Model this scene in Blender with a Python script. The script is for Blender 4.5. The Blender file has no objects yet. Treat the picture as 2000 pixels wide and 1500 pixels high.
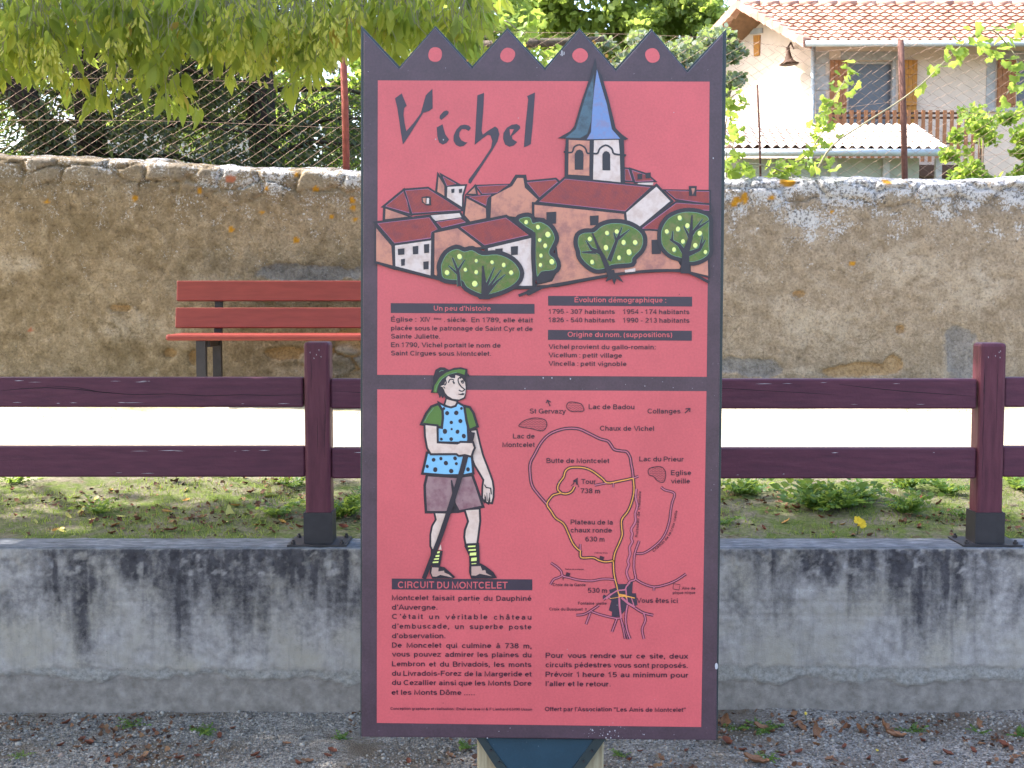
import bpy, bmesh, math, random
import numpy as np
from mathutils import Vector, Matrix, noise as mnoise
R = math.radians
sc = bpy.context.scene
# ---------------------------------------------------------------- camera, sky, sun, exposure
FPX, PITCH, CAM = 2600.0, math.atan(180/2600), Vector((0, 0, 1.6))
cd = bpy.data.cameras.new('camera'); cam = bpy.data.objects.new('camera', cd); sc.collection.objects.link(cam)
cam.location = CAM; cam.rotation_euler = (math.pi/2-PITCH, 0, 0)
cd.sensor_width = 36; cd.lens = FPX/2000*36; cd.clip_start = .05; cd.clip_end = 3000
cd.dof.use_dof = True; cd.dof.focus_distance = 4.4; cd.dof.aperture_fstop = 28
sc.camera = cam
SUN = Vector((-0.992*math.cos(R(47)), 0.125*math.cos(R(47)), math.sin(R(47)))).normalized()
w = bpy.data.worlds.new('World'); sc.world = w; w.use_nodes = True
nt = w.node_tree; bg = nt.nodes['Background']
sky = nt.nodes.new('ShaderNodeTexSky'); sky.sky_type = 'NISHITA'; sky.sun_disc = False
sky.sun_elevation = R(47); sky.sun_rotation = math.atan2(SUN.x, SUN.y)
sky.air_density = 1.0; sky.dust_density = 3.0; sky.ozone_density = 1.0
nt.links.new(sky.outputs[0], bg.inputs[0]); bg.inputs[1].default_value = 0.15
ld = bpy.data.lights.new('sun', 'SUN'); ld.energy = 2.9; ld.angle = R(.5); ld.color = (1, .95, .86)
so = bpy.data.objects.new('sun', ld); sc.collection.objects.link(so); so.rotation_euler = SUN.to_track_quat('Z', 'Y').to_euler()
so.location = (-20, 5, 20)
sc.view_settings.view_transform = 'Standard'; sc.view_settings.look = 'None'
sc.view_settings.gamma = 1; sc.view_settings.exposure = 2.42
sc.cycles.max_bounces = 8; sc.cycles.transparent_max_bounces = 8
rng = np.random.default_rng(7); random.seed(7)

# ---------------------------------------------------------------- helpers
_cp, _sp = math.cos(PITCH), math.sin(PITCH)
def at(px, py, Y):
    """world point on the vertical plane y=Y seen at photograph pixel (px,py)"""
    u = (px-1000)/FPX; v = (750-py)/FPX
    d = Vector((u, _cp+v*_sp, -_sp+v*_cp)); t = Y/d.y
    return CAM+d*t
def tag(o, label=None, cat=None, group=None, kind=None):
    for k, v in (('label', label), ('category', cat), ('group', group), ('kind', kind)):
        if v: o[k] = v
    return o
def empty(name, loc, label, cat, group=None, rz=0):
    o = bpy.data.objects.new(name, None); sc.collection.objects.link(o)
    o.location = loc; o.rotation_euler = (0, 0, rz); o.empty_display_size = .1
    return tag(o, label, cat, group)
def wmat(o):
    M = Matrix.Translation(o.location) @ o.rotation_euler.to_matrix().to_4x4()
    return wmat(o.parent) @ o.matrix_parent_inverse @ M if o.parent else M
def link(name, me, parent=None, world=True):
    o = bpy.data.objects.new(name, me); sc.collection.objects.link(o)
    if parent:
        o.parent = parent
        if world:
            o.matrix_parent_inverse = wmat(parent).inverted()
    return o
def mesh_np(name, V, F, mats, attrs=None, smooth=False, midx=None):
    """V (n,3); F list of faces or (m,k) array"""
    me = bpy.data.meshes.new(name)
    V = np.asarray(V, dtype=np.float32)
    if isinstance(F, np.ndarray):
        m, k = F.shape
        me.vertices.add(len(V)); me.vertices.foreach_set('co', V.ravel())
        me.loops.add(m*k); me.loops.foreach_set('vertex_index', F.astype(np.int32).ravel())
        me.polygons.add(m); me.polygons.foreach_set('loop_start', np.arange(0, m*k, k, dtype=np.int32))
        try: me.polygons.foreach_set('loop_total', np.full(m, k, dtype=np.int32))
        except Exception: pass
        me.update(calc_edges=True)
    else:
        me.from_pydata(V.tolist(), [], [list(f) for f in F])
    for mm in (mats if isinstance(mats, (list, tuple)) else [mats]): me.materials.append(mm)
    if midx is not None: me.polygons.foreach_set('material_index', np.asarray(midx, dtype=np.int32))
    if attrs:
        for k, v in attrs.items():
            a = me.attributes.new(k, 'FLOAT', 'POINT'); a.data.foreach_set('value', np.asarray(v, dtype=np.float32).ravel())
    if smooth: me.polygons.foreach_set('use_smooth', np.ones(len(me.polygons), dtype=bool))
    me.validate(); me.update()
    return me
class MB:
    """collects boxes, tubes, polygons into one mesh"""
    def __init__(s): s.V = []; s.F = []; s.M = []
    def add(s, V, F, mi=0):
        b = len(s.V); s.V += [tuple(v) for v in V]; s.F += [[i+b for i in f] for f in F]; s.M += [mi]*len(F); return s
    def box(s, c, d, mi=0, rot=None, bev=0):
        bm = bmesh.new(); bmesh.ops.create_cube(bm, size=1)
        for v in bm.verts: v.co = Vector((v.co.x*d[0], v.co.y*d[1], v.co.z*d[2]))
        if bev: bmesh.ops.bevel(bm, geom=bm.edges[:], offset=bev, segments=2, profile=.5, affect='EDGES')
        M = rot.to_matrix() if rot is not None else Matrix.Identity(3)
        bm.verts.index_update()
        s.add([M @ v.co+Vector(c) for v in bm.verts], [[v.index for v in f.verts] for f in bm.faces], mi); bm.free(); return s
    def span(s, a, b, mi=0, bev=0):
        a, b = Vector(a), Vector(b)
        return s.box((a+b)/2, [abs(q) for q in (b-a)], mi, None, bev)
    def tube(s, pts, r, n=8, mi=0, cap=True):
        pts = [Vector(p) for p in pts]; rs = r if isinstance(r, (list, tuple)) else [r]*len(pts)
        V = []; F = []; up = Vector((0, 0, 1))
        for i, p in enumerate(pts):
            t = (pts[min(i+1, len(pts)-1)]-pts[max(i-1, 0)]).normalized()
            a = t.cross(up)
            if a.length < .05: a = t.cross(Vector((1, 0, 0)))
            a.normalize(); b = t.cross(a)
            for k in range(n):
                th = 2*math.pi*k/n; V.append(p+a*math.cos(th)*rs[i]+b*math.sin(th)*rs[i])
        for i in range(len(pts)-1):
            for k in range(n): F.append([i*n+k, i*n+(k+1) % n, (i+1)*n+(k+1) % n, (i+1)*n+k])
        if cap: F += [list(range(n))[::-1], [(len(pts)-1)*n+k for k in range(n)]]
        return s.add(V, F, mi)
    def ext(s, pts, d, mi=0):
        """polygon extruded by vector d"""
        n = len(pts); d = Vector(d); P = [Vector(p) for p in pts]
        F = [list(range(n)), [n+i for i in range(n)][::-1]]+[[i, i+n, (i+1) % n+n, (i+1) % n] for i in range(n)]
        return s.add(P+[p+d for p in P], F, mi)
    def build(s, name, mats, parent=None, smooth=False):
        me = mesh_np(name, s.V, s.F, mats, midx=s.M, smooth=smooth)
        bm = bmesh.new(); bm.from_mesh(me); bmesh.ops.recalc_face_normals(bm, faces=bm.faces[:]); bm.to_mesh(me); bm.free()
        return link(name, me, parent)
# ---- numpy noise
def _h(i, j, s): 
    n = (i.astype(np.int64)*374761393+j.astype(np.int64)*668265263+s*1442695041) & 0x7fffffff
    n = ((n ^ (n >> 13))*1274126177) & 0x7fffffff
    return ((n ^ (n >> 16)) & 0xffffff)/float(0xffffff)
def vn(x, y, s=0):
    i = np.floor(x); j = np.floor(y); fx = x-i; fy = y-j
    fx = fx*fx*(3-2*fx); fy = fy*fy*(3-2*fy)
    a, b, c, d = _h(i, j, s), _h(i+1, j, s), _h(i, j+1, s), _h(i+1, j+1, s)
    return (a*(1-fx)+b*fx)*(1-fy)+(c*(1-fx)+d*fx)*fy
def fbm(x, y, s=0, o=4):
    v = 0; a = .5; t = 0
    for k in range(o): v = v+a*vn(x*2**k, y*2**k, s+k*17); t += a; a *= .5
    return v/t
def worley(x, y, s=0):
    i = np.floor(x); j = np.floor(y); d1 = np.full(x.shape, 9.); d2 = np.full(x.shape, 9.); idv = np.zeros(x.shape)
    for di in (-1, 0, 1):
        for dj in (-1, 0, 1):
            a, b = i+di, j+dj
            d = np.hypot(a+.15+.7*_h(a, b, s)-x, b+.15+.7*_h(a, b, s+5)-y)
            new = d < d1; d2 = np.where(new, d1, np.minimum(d2, d)); idv = np.where(new, _h(a, b, s+9), idv); d1 = np.where(new, d, d1)
    return d1, d2-d1, idv
sst = lambda a, b, x: (lambda t: t*t*(3-2*t))(np.clip((x-a)/(b-a), 0, 1))
def tensor(xs, prof):
    """index grid faces for a tensor-product sheet (len(xs) x len(prof))"""
    n, m = len(xs), len(prof)
    i, j = np.meshgrid(np.arange(n-1), np.arange(m-1), indexing='ij'); a = (i*m+j).ravel()
    return np.stack([a, a+m, a+m+1, a+1], 1)
def graded(lo, hi, step, far, k=1.35):
    xs = list(np.arange(lo, hi+1e-6, step)); d = step; x = hi
    while x < far[1]: d *= k; x += d; xs.append(min(x, far[1]))
    d = step; x = lo; L = []
    while x > far[0]: d *= k; x -= d; L.append(max(x, far[0]))
    return np.array(L[::-1]+xs)
def scatter(pv, pf, Ms, extra=None):
    """copies of proto (pv,pf) by 4x4 matrices -> V, F, per-copy index"""
    pv = np.asarray(pv, float); Ms = np.asarray(Ms); n = len(Ms); k = len(pv)
    V = np.einsum('nij,kj->nki', Ms[:, :3, :3], pv)+Ms[:, None, :3, 3]
    pf = np.asarray(pf); F = (pf[None]+(np.arange(n)*k)[:, None, None]).reshape(-1, pf.shape[1])
    return V.reshape(-1, 3), F, np.repeat(np.arange(n), k)
def mats4(pos, X, Y, Z, s):
    """frames: columns X,Y,Z scaled by s (n,) or (n,3)"""
    n = len(pos); M = np.zeros((n, 4, 4)); s = np.asarray(s, float)
    if s.ndim == 1: s = np.repeat(s[:, None], 3, 1)
    M[:, :3, 0] = X*s[:, :1]; M[:, :3, 1] = Y*s[:, 1:2]; M[:, :3, 2] = Z*s[:, 2:3]; M[:, :3, 3] = pos; M[:, 3, 3] = 1
    return M
def nrm(v): return v/np.maximum(np.linalg.norm(v, axis=-1, keepdims=True), 1e-9)
def frames(dirv, roll=None):
    """Y along dirv, random roll"""
    Yv = nrm(dirv); r = nrm(rng.normal(size=Yv.shape)); X = nrm(np.cross(Yv, r)); Z = np.cross(X, Yv); return X, Yv, Z
def copy_tree(o, parent=None):
    c = o.copy(); sc.collection.objects.link(c)
    if parent: c.parent = parent
    for ch in [q for q in sc.objects if q.parent == o]: copy_tree(ch, c)
    return c
# ---- materials
def s2l(c): return tuple(((v/255+.055)/1.055)**2.4 if v/255 > .04045 else v/255/12.92 for v in c)+(1,)
class NT:
    def __init__(s, name):
        s.m = bpy.data.materials.new(name); s.m.use_nodes = True; s.t = s.m.node_tree; s.p = s.t.nodes['Principled BSDF']; s.out = s.t.nodes['Material Output']
        s.obj = None
    def n(s, ty, **kw):
        q = s.t.nodes.new('ShaderNode'+ty)
        for k, v in kw.items():
            if k.startswith('i_'): s.set(q.inputs[k[2:].replace('_', ' ')], v)
            else: setattr(q, k, v)
        return q
    def set(s, sock, v):
        if hasattr(v, 'links') or isinstance(v, bpy.types.NodeSocket): s.t.links.new(v, sock)
        else: sock.default_value = v
    def co(s):
        if not s.obj: s.obj = s.n('TexCoord').outputs['Object']
        return s.obj
    def map(s, scale=(1, 1, 1), rot=(0, 0, 0)):
        q = s.n('Mapping'); s.set(q.inputs['Vector'], s.co()); q.inputs['Scale'].default_value = scale; q.inputs['Rotation'].default_value = rot; return q.outputs[0]
    def noise(s, scale, det=6, rough=.6, vec=None, dist=0):
        q = s.n('TexNoise', i_Scale=scale, i_Detail=det, i_Roughness=rough, i_Distortion=dist); s.set(q.inputs['Vector'], vec or s.co()); return q.outputs['Fac']
    def voro(s, scale, vec=None, feat='F1', out='Distance'):
        q = s.n('TexVoronoi', feature=feat, i_Scale=scale); s.set(q.inputs['Vector'], vec or s.co()); return q.outputs[out]
    def ramp(s, fac, stops):
        q = s.n('ValToRGB'); s.set(q.inputs[0], fac); e = q.color_ramp.elements
        while len(e) < len(stops): e.new(.5)
        for k, (p, c) in enumerate(stops): e[k].position = p; e[k].color = c if len(c) == 4 else tuple(c)+(1,)
        return q.outputs[0]
    def step(s, fac, a, b):
        q = s.n('MapRange'); s.set(q.inputs[0], fac); q.inputs[1].default_value = a; q.inputs[2].default_value = b; q.clamp = True; return q.outputs[0]
    def math(s, op, a, b=0.):
        q = s.n('Math', operation=op); s.set(q.inputs[0], a); s.set(q.inputs[1], b); return q.outputs[0]
    def mix(s, fac, a, b, mode='MIX'):
        q = s.n('Mix', data_type='RGBA', blend_type=mode); s.set(q.inputs[0], fac); s.set(q.inputs[6], a); s.set(q.inputs[7], b); return q.outputs[2]
    def attr(s, name): return s.n('Attribute', attribute_name=name).outputs['Fac']
    def bump(s, h, strength=.3, dist=.01):
        q = s.n('Bump', i_Strength=strength, i_Distance=dist); s.set(q.inputs['Height'], h); s.set(s.p.inputs['Normal'], q.outputs[0]); return s
    def fin(s, col=None, rough=.6, metal=0, spec=.5):
        if col is not None: s.set(s.p.inputs['Base Color'], col)
        s.set(s.p.inputs['Roughness'], rough); s.p.inputs['Metallic'].default_value = metal; s.p.inputs['Specular IOR Level'].default_value = spec
        return s.m
def simple(name, c, rough=.6, var=.12, scale=30, bump=0, metal=0, spec=.4, stretch=(1, 1, 1)):
    k = NT(name); v = k.map(stretch); nz = k.noise(scale, 5, .6, v)
    lo = tuple(q*(1-var) for q in c[:3])+(1,); hi = tuple(min(1, q*(1+var)) for q in c[:3])+(1,)
    if bump: k.bump(nz, bump, .004)
    return k.fin(k.ramp(nz, [(.3, lo), (.7, hi)]), rough, metal, spec)
def leafmat(name, stops, trans=.5, rough=.45, spec=.35):
    k = NT(name); col = k.ramp(k.attr('tint'), stops)
    k.fin(col, rough, 0, spec)
    tr = k.n('BsdfTranslucent'); tc = k.mix(.55, col, (.62, .78, .12, 1), 'MIX'); k.set(tr.inputs[0], k.mix(1.0, tc, (1.25, 1.3, .8, 1), 'MULTIPLY') if False else tc)
    mx = k.n('MixShader'); mx.inputs[0].default_value = trans
    k.t.links.new(k.p.outputs[0], mx.inputs[1]); k.t.links.new(tr.outputs[0], mx.inputs[2]); k.t.links.new(mx.outputs[0], k.out.inputs[0])
    return k.m
# ---------------------------------------------------------------- ground, terrace, walls
YW = 4.95                                   # front face of the concrete wall
ZT = at(1000, 1070, YW).z                   # its top
YB = YW+.205
def zt(y): return ZT-.012+np.clip(y-YB, 0, 3.5)*.119
# gravel yard in front
k = NT('gravel'); v1 = k.voro(120, out='Color'); v2 = k.voro(160, out='Color'); nz = k.noise(3, 5)
sep = k.n('SeparateColor'); k.set(sep.inputs[0], v1)
c1 = k.ramp(sep.outputs[0], [(0, (.10, .088, .08)), (.35, (.19, .17, .155)), (.7, (.28, .252, .23)), (1, (.38, .35, .32))])
c2 = k.mix(k.step(nz, .45, .65), c1, (.13, .10, .075, 1)); d1 = k.voro(120)
k.bump(d1, .8, .01); GRAVEL = k.fin(c2, .9, 0, .2)
xs = graded(-2.6, 2.6, .02, (-300, 300)); ys = np.concatenate([-graded(0, 1, 1, (-300, 1))[::-1][:0], np.array([-300, -120, -50, -20, -8, -2, 1, 2.5, 3.2]), np.arange(3.6, 4.97, .02), [4.975]])
X, Y = np.meshgrid(xs, ys, indexing='ij'); Z = (fbm(X*2, Y*2, 3)-.5)*.03+(fbm(X*14, Y*14, 4)-.5)*.016
Z += np.clip((Y-4.8)/.15, 0, 1)*.012
link('gravel_ground', mesh_np('gravel_ground', np.stack([X, Y, Z], -1).reshape(-1, 3), tensor(xs, ys), GRAVEL, smooth=True))['kind'] = 'structure'
# terrace behind the wall: mossy by the wall, pale sand beyond
k = NT('terrace_soil'); gm = k.attr('moss'); n1 = k.noise(5, 6); n2 = k.noise(60, 6, .7); n3 = k.noise(1.6, 3)
gs = k.step(k.noise(45, 4, .8), .70, .76); sand = k.mix(gs, k.ramp(n2, [(.3, (.36, .31, .22)), (.7, (.52, .46, .35))]), (.12, .08, .045, 1))
soil = k.ramp(n2, [(.3, (.085, .07, .05)), (.55, (.16, .14, .10)), (.75, (.26, .23, .18))])
moss = k.ramp(n2, [(.3, (.045, .068, .014)), (.7, (.125, .155, .04))])
near = k.mix(k.step(k.noise(7, 7, .75), .42, .58), soil, moss); near = k.mix(k.math('MULTIPLY', k.step(k.noise(11, 6, .75), .55, .66), .8), near, (.07, .045, .03, 1))
col = k.mix(gm, sand, near); k.bump(n2, .7, .012); TERR = k.fin(col, .95, 0, .1)
xs = graded(-3, 3, .03, (-400, 400)); ys = np.concatenate([[YB-.05], np.arange(YB, 8.5, .03), [8.8, 9.4, 10.5, 12, 15, 20, 30, 50, 100, 200, 500]])
X, Y = np.meshgrid(xs, ys, indexing='ij'); Z = zt(Y)+(fbm(X*3, Y*3, 13)-.5)*.03+(fbm(X*20, Y*20, 14)-.5)*.014
Z -= np.clip((YB+.03-Y)/.06, 0, 1)*.012; Z = np.where(Y > 9, 1.02+0*Z, Z)
edge = 6.17+.22*(fbm(X*1.3, X*0, 31)-.5)+.35*(fbm(X*4, Y*4, 32)-.5)
moss = 1-sst(-.12, .25, Y-edge); wallm = sst(7.55, 7.9, Y+.4*(fbm(X*3, Y*3, 77)-.5))*(Y < 9); moss = np.maximum(moss, wallm*.85); moss = np.maximum(moss, (Y > 9)*1.)
link('terrace_ground', mesh_np('terrace_ground', np.stack([X, Y, Z], -1).reshape(-1, 3), tensor(xs, ys), TERR, {'moss': moss}, smooth=True))['kind'] = 'structure'
# concrete retaining wall
k = NT('concrete'); st = k.attr('stain'); ft = k.attr('footing'); rb = k.attr('rubble'); tp = k.attr('coping')
nf = k.noise(180, 6, .7); nm = k.noise(22, 6, .65); nl = k.noise(4, 4); vs = k.noise(9, 6, .65, k.map((6, 6, .55)))
base = k.ramp(nm, [(.28, (.20, .178, .168)), (.5, (.33, .297, .28)), (.75, (.46, .42, .392))])
base = k.mix(k.step(nl, .42, .68), base, (.34, .30, .245, 1))
base = k.mix(k.math('MULTIPLY', k.step(vs, .5, .72), .35), base, (.17, .155, .155, 1))
foot = k.ramp(nm, [(.3, (.16, .138, .12)), (.5, (.23, .20, .178)), (.7, (.31, .275, .245))])
base = k.mix(ft, base, foot)
rub = k.ramp(k.noise(70, 6, .75), [(.3, (.17, .155, .135)), (.6, (.33, .305, .28))]); base = k.mix(rb, base, rub)
dk = k.ramp(nm, [(.3, (.03, .027, .03)), (.7, (.10, .09, .094))])
sm = k.step(k.math('ADD', st, k.math('MULTIPLY', k.math('SUBTRACT', k.noise(38, 7, .75), .5), 1.5)), .1, 1.0)
base = k.mix(sm, base, dk)
pit = k.step(k.voro(55), .10, .05); pn = k.step(k.noise(11, 3), .52, .62); base = k.mix(k.math('MULTIPLY', k.math('MULTIPLY', pit, pn), .8), base, (.045, .043, .045, 1))
cop = k.ramp(k.noise(40, 6, .7, k.map((.35, 1, 1))), [(.3, (.06, .063, .072)), (.52, (.13, .135, .15)), (.72, (.24, .25, .28)), (.85, (.5, .5, .52))]); base = k.mix(tp, base, cop)
hh = k.math('ADD', nf, k.math('MULTIPLY', nm, 1.5)); k.bump(hh, .45, .006); CONC = k.fin(base, .9, 0, .2)
prof = [(YW+.03, -.12)]+[(YW, z) for z in np.arange(-.1, ZT-.012, .0075)]+[(YW+.002, ZT-.008), (YW+.006, ZT-.002), (YW+.012, ZT)]+[(YW+t, ZT) for t in np.arange(.022, .2, .012)]+[(YB, ZT-.003), (YB+.004, ZT-.02), (YB+.004, ZT-.3)]
xs = graded(-2.25, 2.25, .0085, (-40, 40)); P = np.array(prof)
X = np.repeat(xs[:, None], len(P), 1); Y = np.repeat(P[None, :, 0], len(xs), 0).copy(); Z = np.repeat(P[None, :, 1], len(xs), 0).copy()
front = (Y < YW+.02)*(Z < ZT-.004)
PX = 1000+X*FPX/4.98; PY = 1408-(1408-1070.5)*Z/ZT
l1 = 1316+10*(fbm(PX/60, PX*0, 51, 3)-.5)+7*(vn(PX/14, PX*0, 52)-.5)+np.where(PX > 1400, -6, 0)
l2 = 1336+38*(fbm(PX/75, PX*0, 53, 3)-.5)+6*(vn(PX/10, PX*0, 54)-.5)+np.where(PX > 1400, 2, 0)
inb = sst(-3, 3, PY-l1)*(1-sst(-2, 3, PY-l2)); foot = sst(-2, 3, PY-l2)
stains = [(20, 30, 1190, .35), (100, 10, 1270, .75), (60, 40, 1150, .5), (150, 26, 1320, .85), (190, 34, 1250, .55), (142, 8, 1300, .8), (270, 45, 1180, .5), (352, 22, 1310, .95), (330, 46, 1260, .8), (395, 40, 1225, .75), (470, 40, 1300, .75), (450, 22, 1245, .9), (510, 26, 1285, .7), (560, 50, 1170, .55), (280, 22, 1240, .55), (665, 22, 1270, .95), (690, 30, 1210, .7), (620, 40, 1180, .5),
          (1465, 34, 1190, .6), (1512, 13, 1215, .95), (1490, 24, 1180, .7), (1600, 30, 1110, .45), (1670, 12, 1230, .75), (1700, 36, 1225, .8), (1760, 50, 1230, .95), (1800, 40, 1290, .7), (1835, 38, 1250, 1.0), (1835, 26, 1310, .7), (1880, 26, 1240, .9), (1925, 34, 1240, .65), (1970, 40, 1180, .5), (1912, 5, 1310, .7), (1868, 5, 1310, .6)]
for q in range(36):
    px = rng.uniform(-900, 2900)
    if -10 < px < 2010: continue
    stains.append((px, rng.uniform(12, 50), rng.uniform(1150, 1310), rng.uniform(.5, .95)))
wob = 18*(fbm(PX/40, PY/130, 61)-.5); S = 0*PX; run = fbm(PX/9, PY/160, 62, 3)
for c, hw, ye, s in stains:
    e = ye+110*(fbm(PX/16, PX*0, int(c)+5000, 3)-.5)
    S = np.maximum(S, s*(1-sst(hw*.1, hw*1.6, abs(PX+wob-c)))*(1-sst(-130, 25, PY-e)))
S = S*(.45+.85*run); S = np.maximum(S, 1.0*sst(.33, .66, fbm(PX/85, PY/120, 161, 5))*(1-sst(1090, 1290, PY+110*(run-.5)))*(.4+.85*fbm(PX/9, PY/40, 162, 5))); S = np.maximum(S, .62*(1-sst(1080, 1125, PY+30*(run-.5)))*sst(.35, .6, fbm(PX/30, PY/20, 63)))
S = 1.25*S*front*(1-foot)*(1-inb)
lichen = sst(.6, .7, fbm(PX/16, PY/16, 67))*(PY < 1125)
S = S*(1-.5*lichen)
disp = .0035*(fbm(PX/14, PY/14, 64)-.5)+.0016*(fbm(PX/4, PY/4, 65)-.5)
board = (np.abs(((PY-1052)/28.4) % 1-.5) < .035)*(PY < l1)*(PY > 1085)*(fbm(PX/120, PY/30, 66) > .42); disp = disp+.0022*board
disp += np.where(PY < 1110, .006*(sst(.55, .7, fbm(PX/9, PY/9, 68))), 0)*(PY > 1072)
disp += inb*(.004+.010*(fbm(PX/11, PY/9, 69)-.5))+foot*(.011+.004*(fbm(PX/50, PY/50, 70)-.5))
Y = np.where(front, Y+disp, Y); Z = np.where(~front.astype(bool) & (Y > YW+.01) & (Y < YB-.002), Z+.006*(fbm(X*25, Y*25, 71)-.5), Z)
cop = ((~front.astype(bool)) & (Z > ZT-.02))*1.
wall = link('retaining_wall', mesh_np('retaining_wall', np.stack([X, Y, Z], -1).reshape(-1, 3), tensor(xs, P), CONC, {'stain': S, 'footing': foot*front, 'rubble': inb*front, 'coping': cop}, smooth=True))
tag(wall, 'low grey concrete retaining wall with black run-off stains, below the wooden fence', 'wall')
# old rendered stone wall at the back
YS = 8.3
topx = [-400, 0, 180, 260, 450, 560, 700, 1000, 1420, 1500, 1600, 1750, 1850, 2000, 2400]; topy = [290, 297, 301, 306, 318, 323, 328, 336, 343, 341, 341, 345, 348, 341, 338]
zl = [at(a, b, YS).z for a, b in zip(topx, topy)]; xl = [at(a, b, YS).x for a, b in zip(topx, topy)]
ztop = lambda x: np.interp(x, xl, zl)
xs = graded(-3.1, 3.1, .0125, (-40, 40))
u = np.concatenate([np.linspace(0, 1, 128), 1+np.linspace(.02, 1, 26), 2+np.linspace(.1, 1, 8)])
U = np.repeat(u[None], len(xs), 0); X = np.repeat(xs[:, None], len(u), 1); ZTOP = ztop(X)+.018*(fbm(X*7, X*0, 81)-.5)
arc = np.clip(U-1, 0, 1); TH = .42
Z = np.where(U <= 1, .72+(ZTOP-.05-.72)*U, np.where(U <= 2, ZTOP-.05+.05*np.sin(np.clip(arc, 0, 1)*math.pi)**.45, ZTOP-.05-(U-2)*1.5))
Y = np.where(U <= 1, YS, np.where(U <= 2, YS+TH*arc, YS+TH))
fr = U <= 1.25
down = ZTOP-Z
sd, se, sid = worley(X*4.2+1.3*fbm(X*3.3, Z*3.3, 84), (Z+.15*arc)*8.5+1.6*fbm(X*2.6, Z*2.6, 85), 82)
capm = 1-sst(.06, .30, down+.16*(fbm(X*3.1, Z*3.1, 83)-.5)); capm = np.where(X > .9, capm, np.where(X > -1.0, capm*.8, capm))
stone = sst(.03, .16, se)
PX = 1000+X*FPX/8.3; PY = 570-(Z-1.6)*FPX/8.3
exps = sst(.45, .75, np.exp(-((PX-650)/90)**2-((PY-705)/45)**2)+.35*(fbm(PX/40, PY/40, 86)-.5))
ore = np.maximum.reduce([np.exp(-((PX-a)/c)**2-((PY-b)/d)**2) for a, b, c, d in [(1690, 722, 70, 15), (1745, 712, 22, 20), (1640, 726, 40, 10), (1757, 643, 10, 9), (235, 602, 22, 8), (332, 690, 14, 10), (380, 700, 16, 16), (560, 690, 50, 14), (690, 670, 40, 30), (1560, 575, 14, 8)]])
ore = np.maximum(sst(.35, .55, ore+.35*(fbm(PX/14, PY/14, 87)-.5)), exps*(1-stone)*.9)
grey = np.maximum.reduce([np.exp(-((PX-a)/c)**2-((PY-b)/d)**2) for a, b, c, d in [(1880, 700, 42, 60), (1870, 655, 30, 22), (600, 535, 130, 22), (1475, 720, 60, 22), (1430, 715, 40, 18), (640, 720, 50, 16)]]); grey = sst(.3, .7, grey+.5*(fbm(PX/26, PY/26, 88)-.5))
pale = np.maximum.reduce([np.exp(-((PX-a)/c)**2-((PY-b)/d)**2) for a, b, c, d in [(1535, 595, 40, 28), (40, 515, 60, 22), (1860, 640, 34, 14), (1850, 700, 10, 60), (1570, 725, 40, 10), (1480, 715, 22, 14), (400, 560, 70, 30), (300, 640, 140, 40), (1600, 640, 120, 50), (1760, 520, 100, 50), (1900, 560, 90, 60)]]); pale = sst(.3, .95, pale+.45*(fbm(PX/30, PY/30, 89)-.5))
lich = np.where(PX > 1000, .93-down/.62, .82-down/.46)+.55*(fbm(PX/45, PY/30, 90)-.5)*2; lich = np.where(PX < 420, lich-.22, lich); lich = np.clip(np.maximum(lich, .30+.22*fbm(PX/60, PY/40, 97)-.0007*(PY-350)), 0, 1)
olist = [(1535, 357, 18, 11), (1727, 357, 10, 7), (1452, 388, 7, 12), (1436, 393, 10, 7), (1503, 388, 7, 6), (1500, 340, 70, 5), (1662, 515, 5, 5), (268, 389, 6, 7), (395, 375, 6, 6), (98, 396, 6, 4), (580, 470, 7, 7), (692, 407, 6, 6), (690, 393, 7, 6), (583, 344, 5, 4), (695, 430, 6, 4), (515, 416, 5, 4), (650, 424, 5, 4), (620, 372, 6, 6), (455, 449, 6, 6), (525, 371, 5, 4), (1430, 400, 8, 6), (1615, 337, 30, 4), (1620, 415, 4, 4)]
org = np.maximum.reduce([np.exp(-((PX-a)/c)**2-((PY-b)/d)**2) for a, b, c, d in olist]); org = sst(.3, .55, org+.3*(fbm(PX/6, PY/6, 91)-.5))
red = np.maximum(sst(.4, .6, np.exp(-((PX-455)/12)**2-((PY-352)/9)**2)), sst(.4, .6, np.exp(-((PX-60)/5)**2-((PY-645)/5)**2)))
d = .030*(fbm(X*2.2, Z*2.2, 92, 5)-.5)+.014*(fbm(X*12, Z*12, 93)-.5)+.007*(fbm(X*40, Z*40, 94)-.5)
d += -.022*capm*(stone-.55)-.03*exps*(stone-.6)+.02*ore*(1-exps)*(PY > 560)+.014*grey-.02*capm*(sid-.5)
Y = np.where(U <= 1, Y+d, np.where(fr, Y+d*(1-arc*4), Y)); Z = np.where(U > 1, Z+.02*(fbm(X*9, Y*9, 95)-.5)+.03*capm*(sid-.5)*(1-np.abs(arc*2-1)), Z)
k = NT('old_render'); nf = k.noise(60, 7, .75); nm = k.noise(14, 7, .7); nl = k.noise(2.3, 4, .55)
c = k.ramp(nm, [(.25, (.12, .085, .05)), (.43, (.205, .15, .092)), (.57, (.285, .215, .14)), (.75, (.40, .32, .225))])
c = k.mix(k.math('MULTIPLY', k.step(nl, .5, .7), .55), c, (.33, .255, .175, 1)); c = k.mix(k.math('MULTIPLY', k.step(nl, .48, .3), .75), c, (.15, .108, .06, 1))
c = k.mix(k.math('MULTIPLY', k.attr('right'), .55), c, k.ramp(nm, [(.25, (.20, .15, .108)), (.5, (.30, .238, .182)), (.75, (.39, .32, .255))]))
ed = k.math('MULTIPLY', k.math('SUBTRACT', k.noise(22, 7, .75), .5), 1.5)
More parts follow.
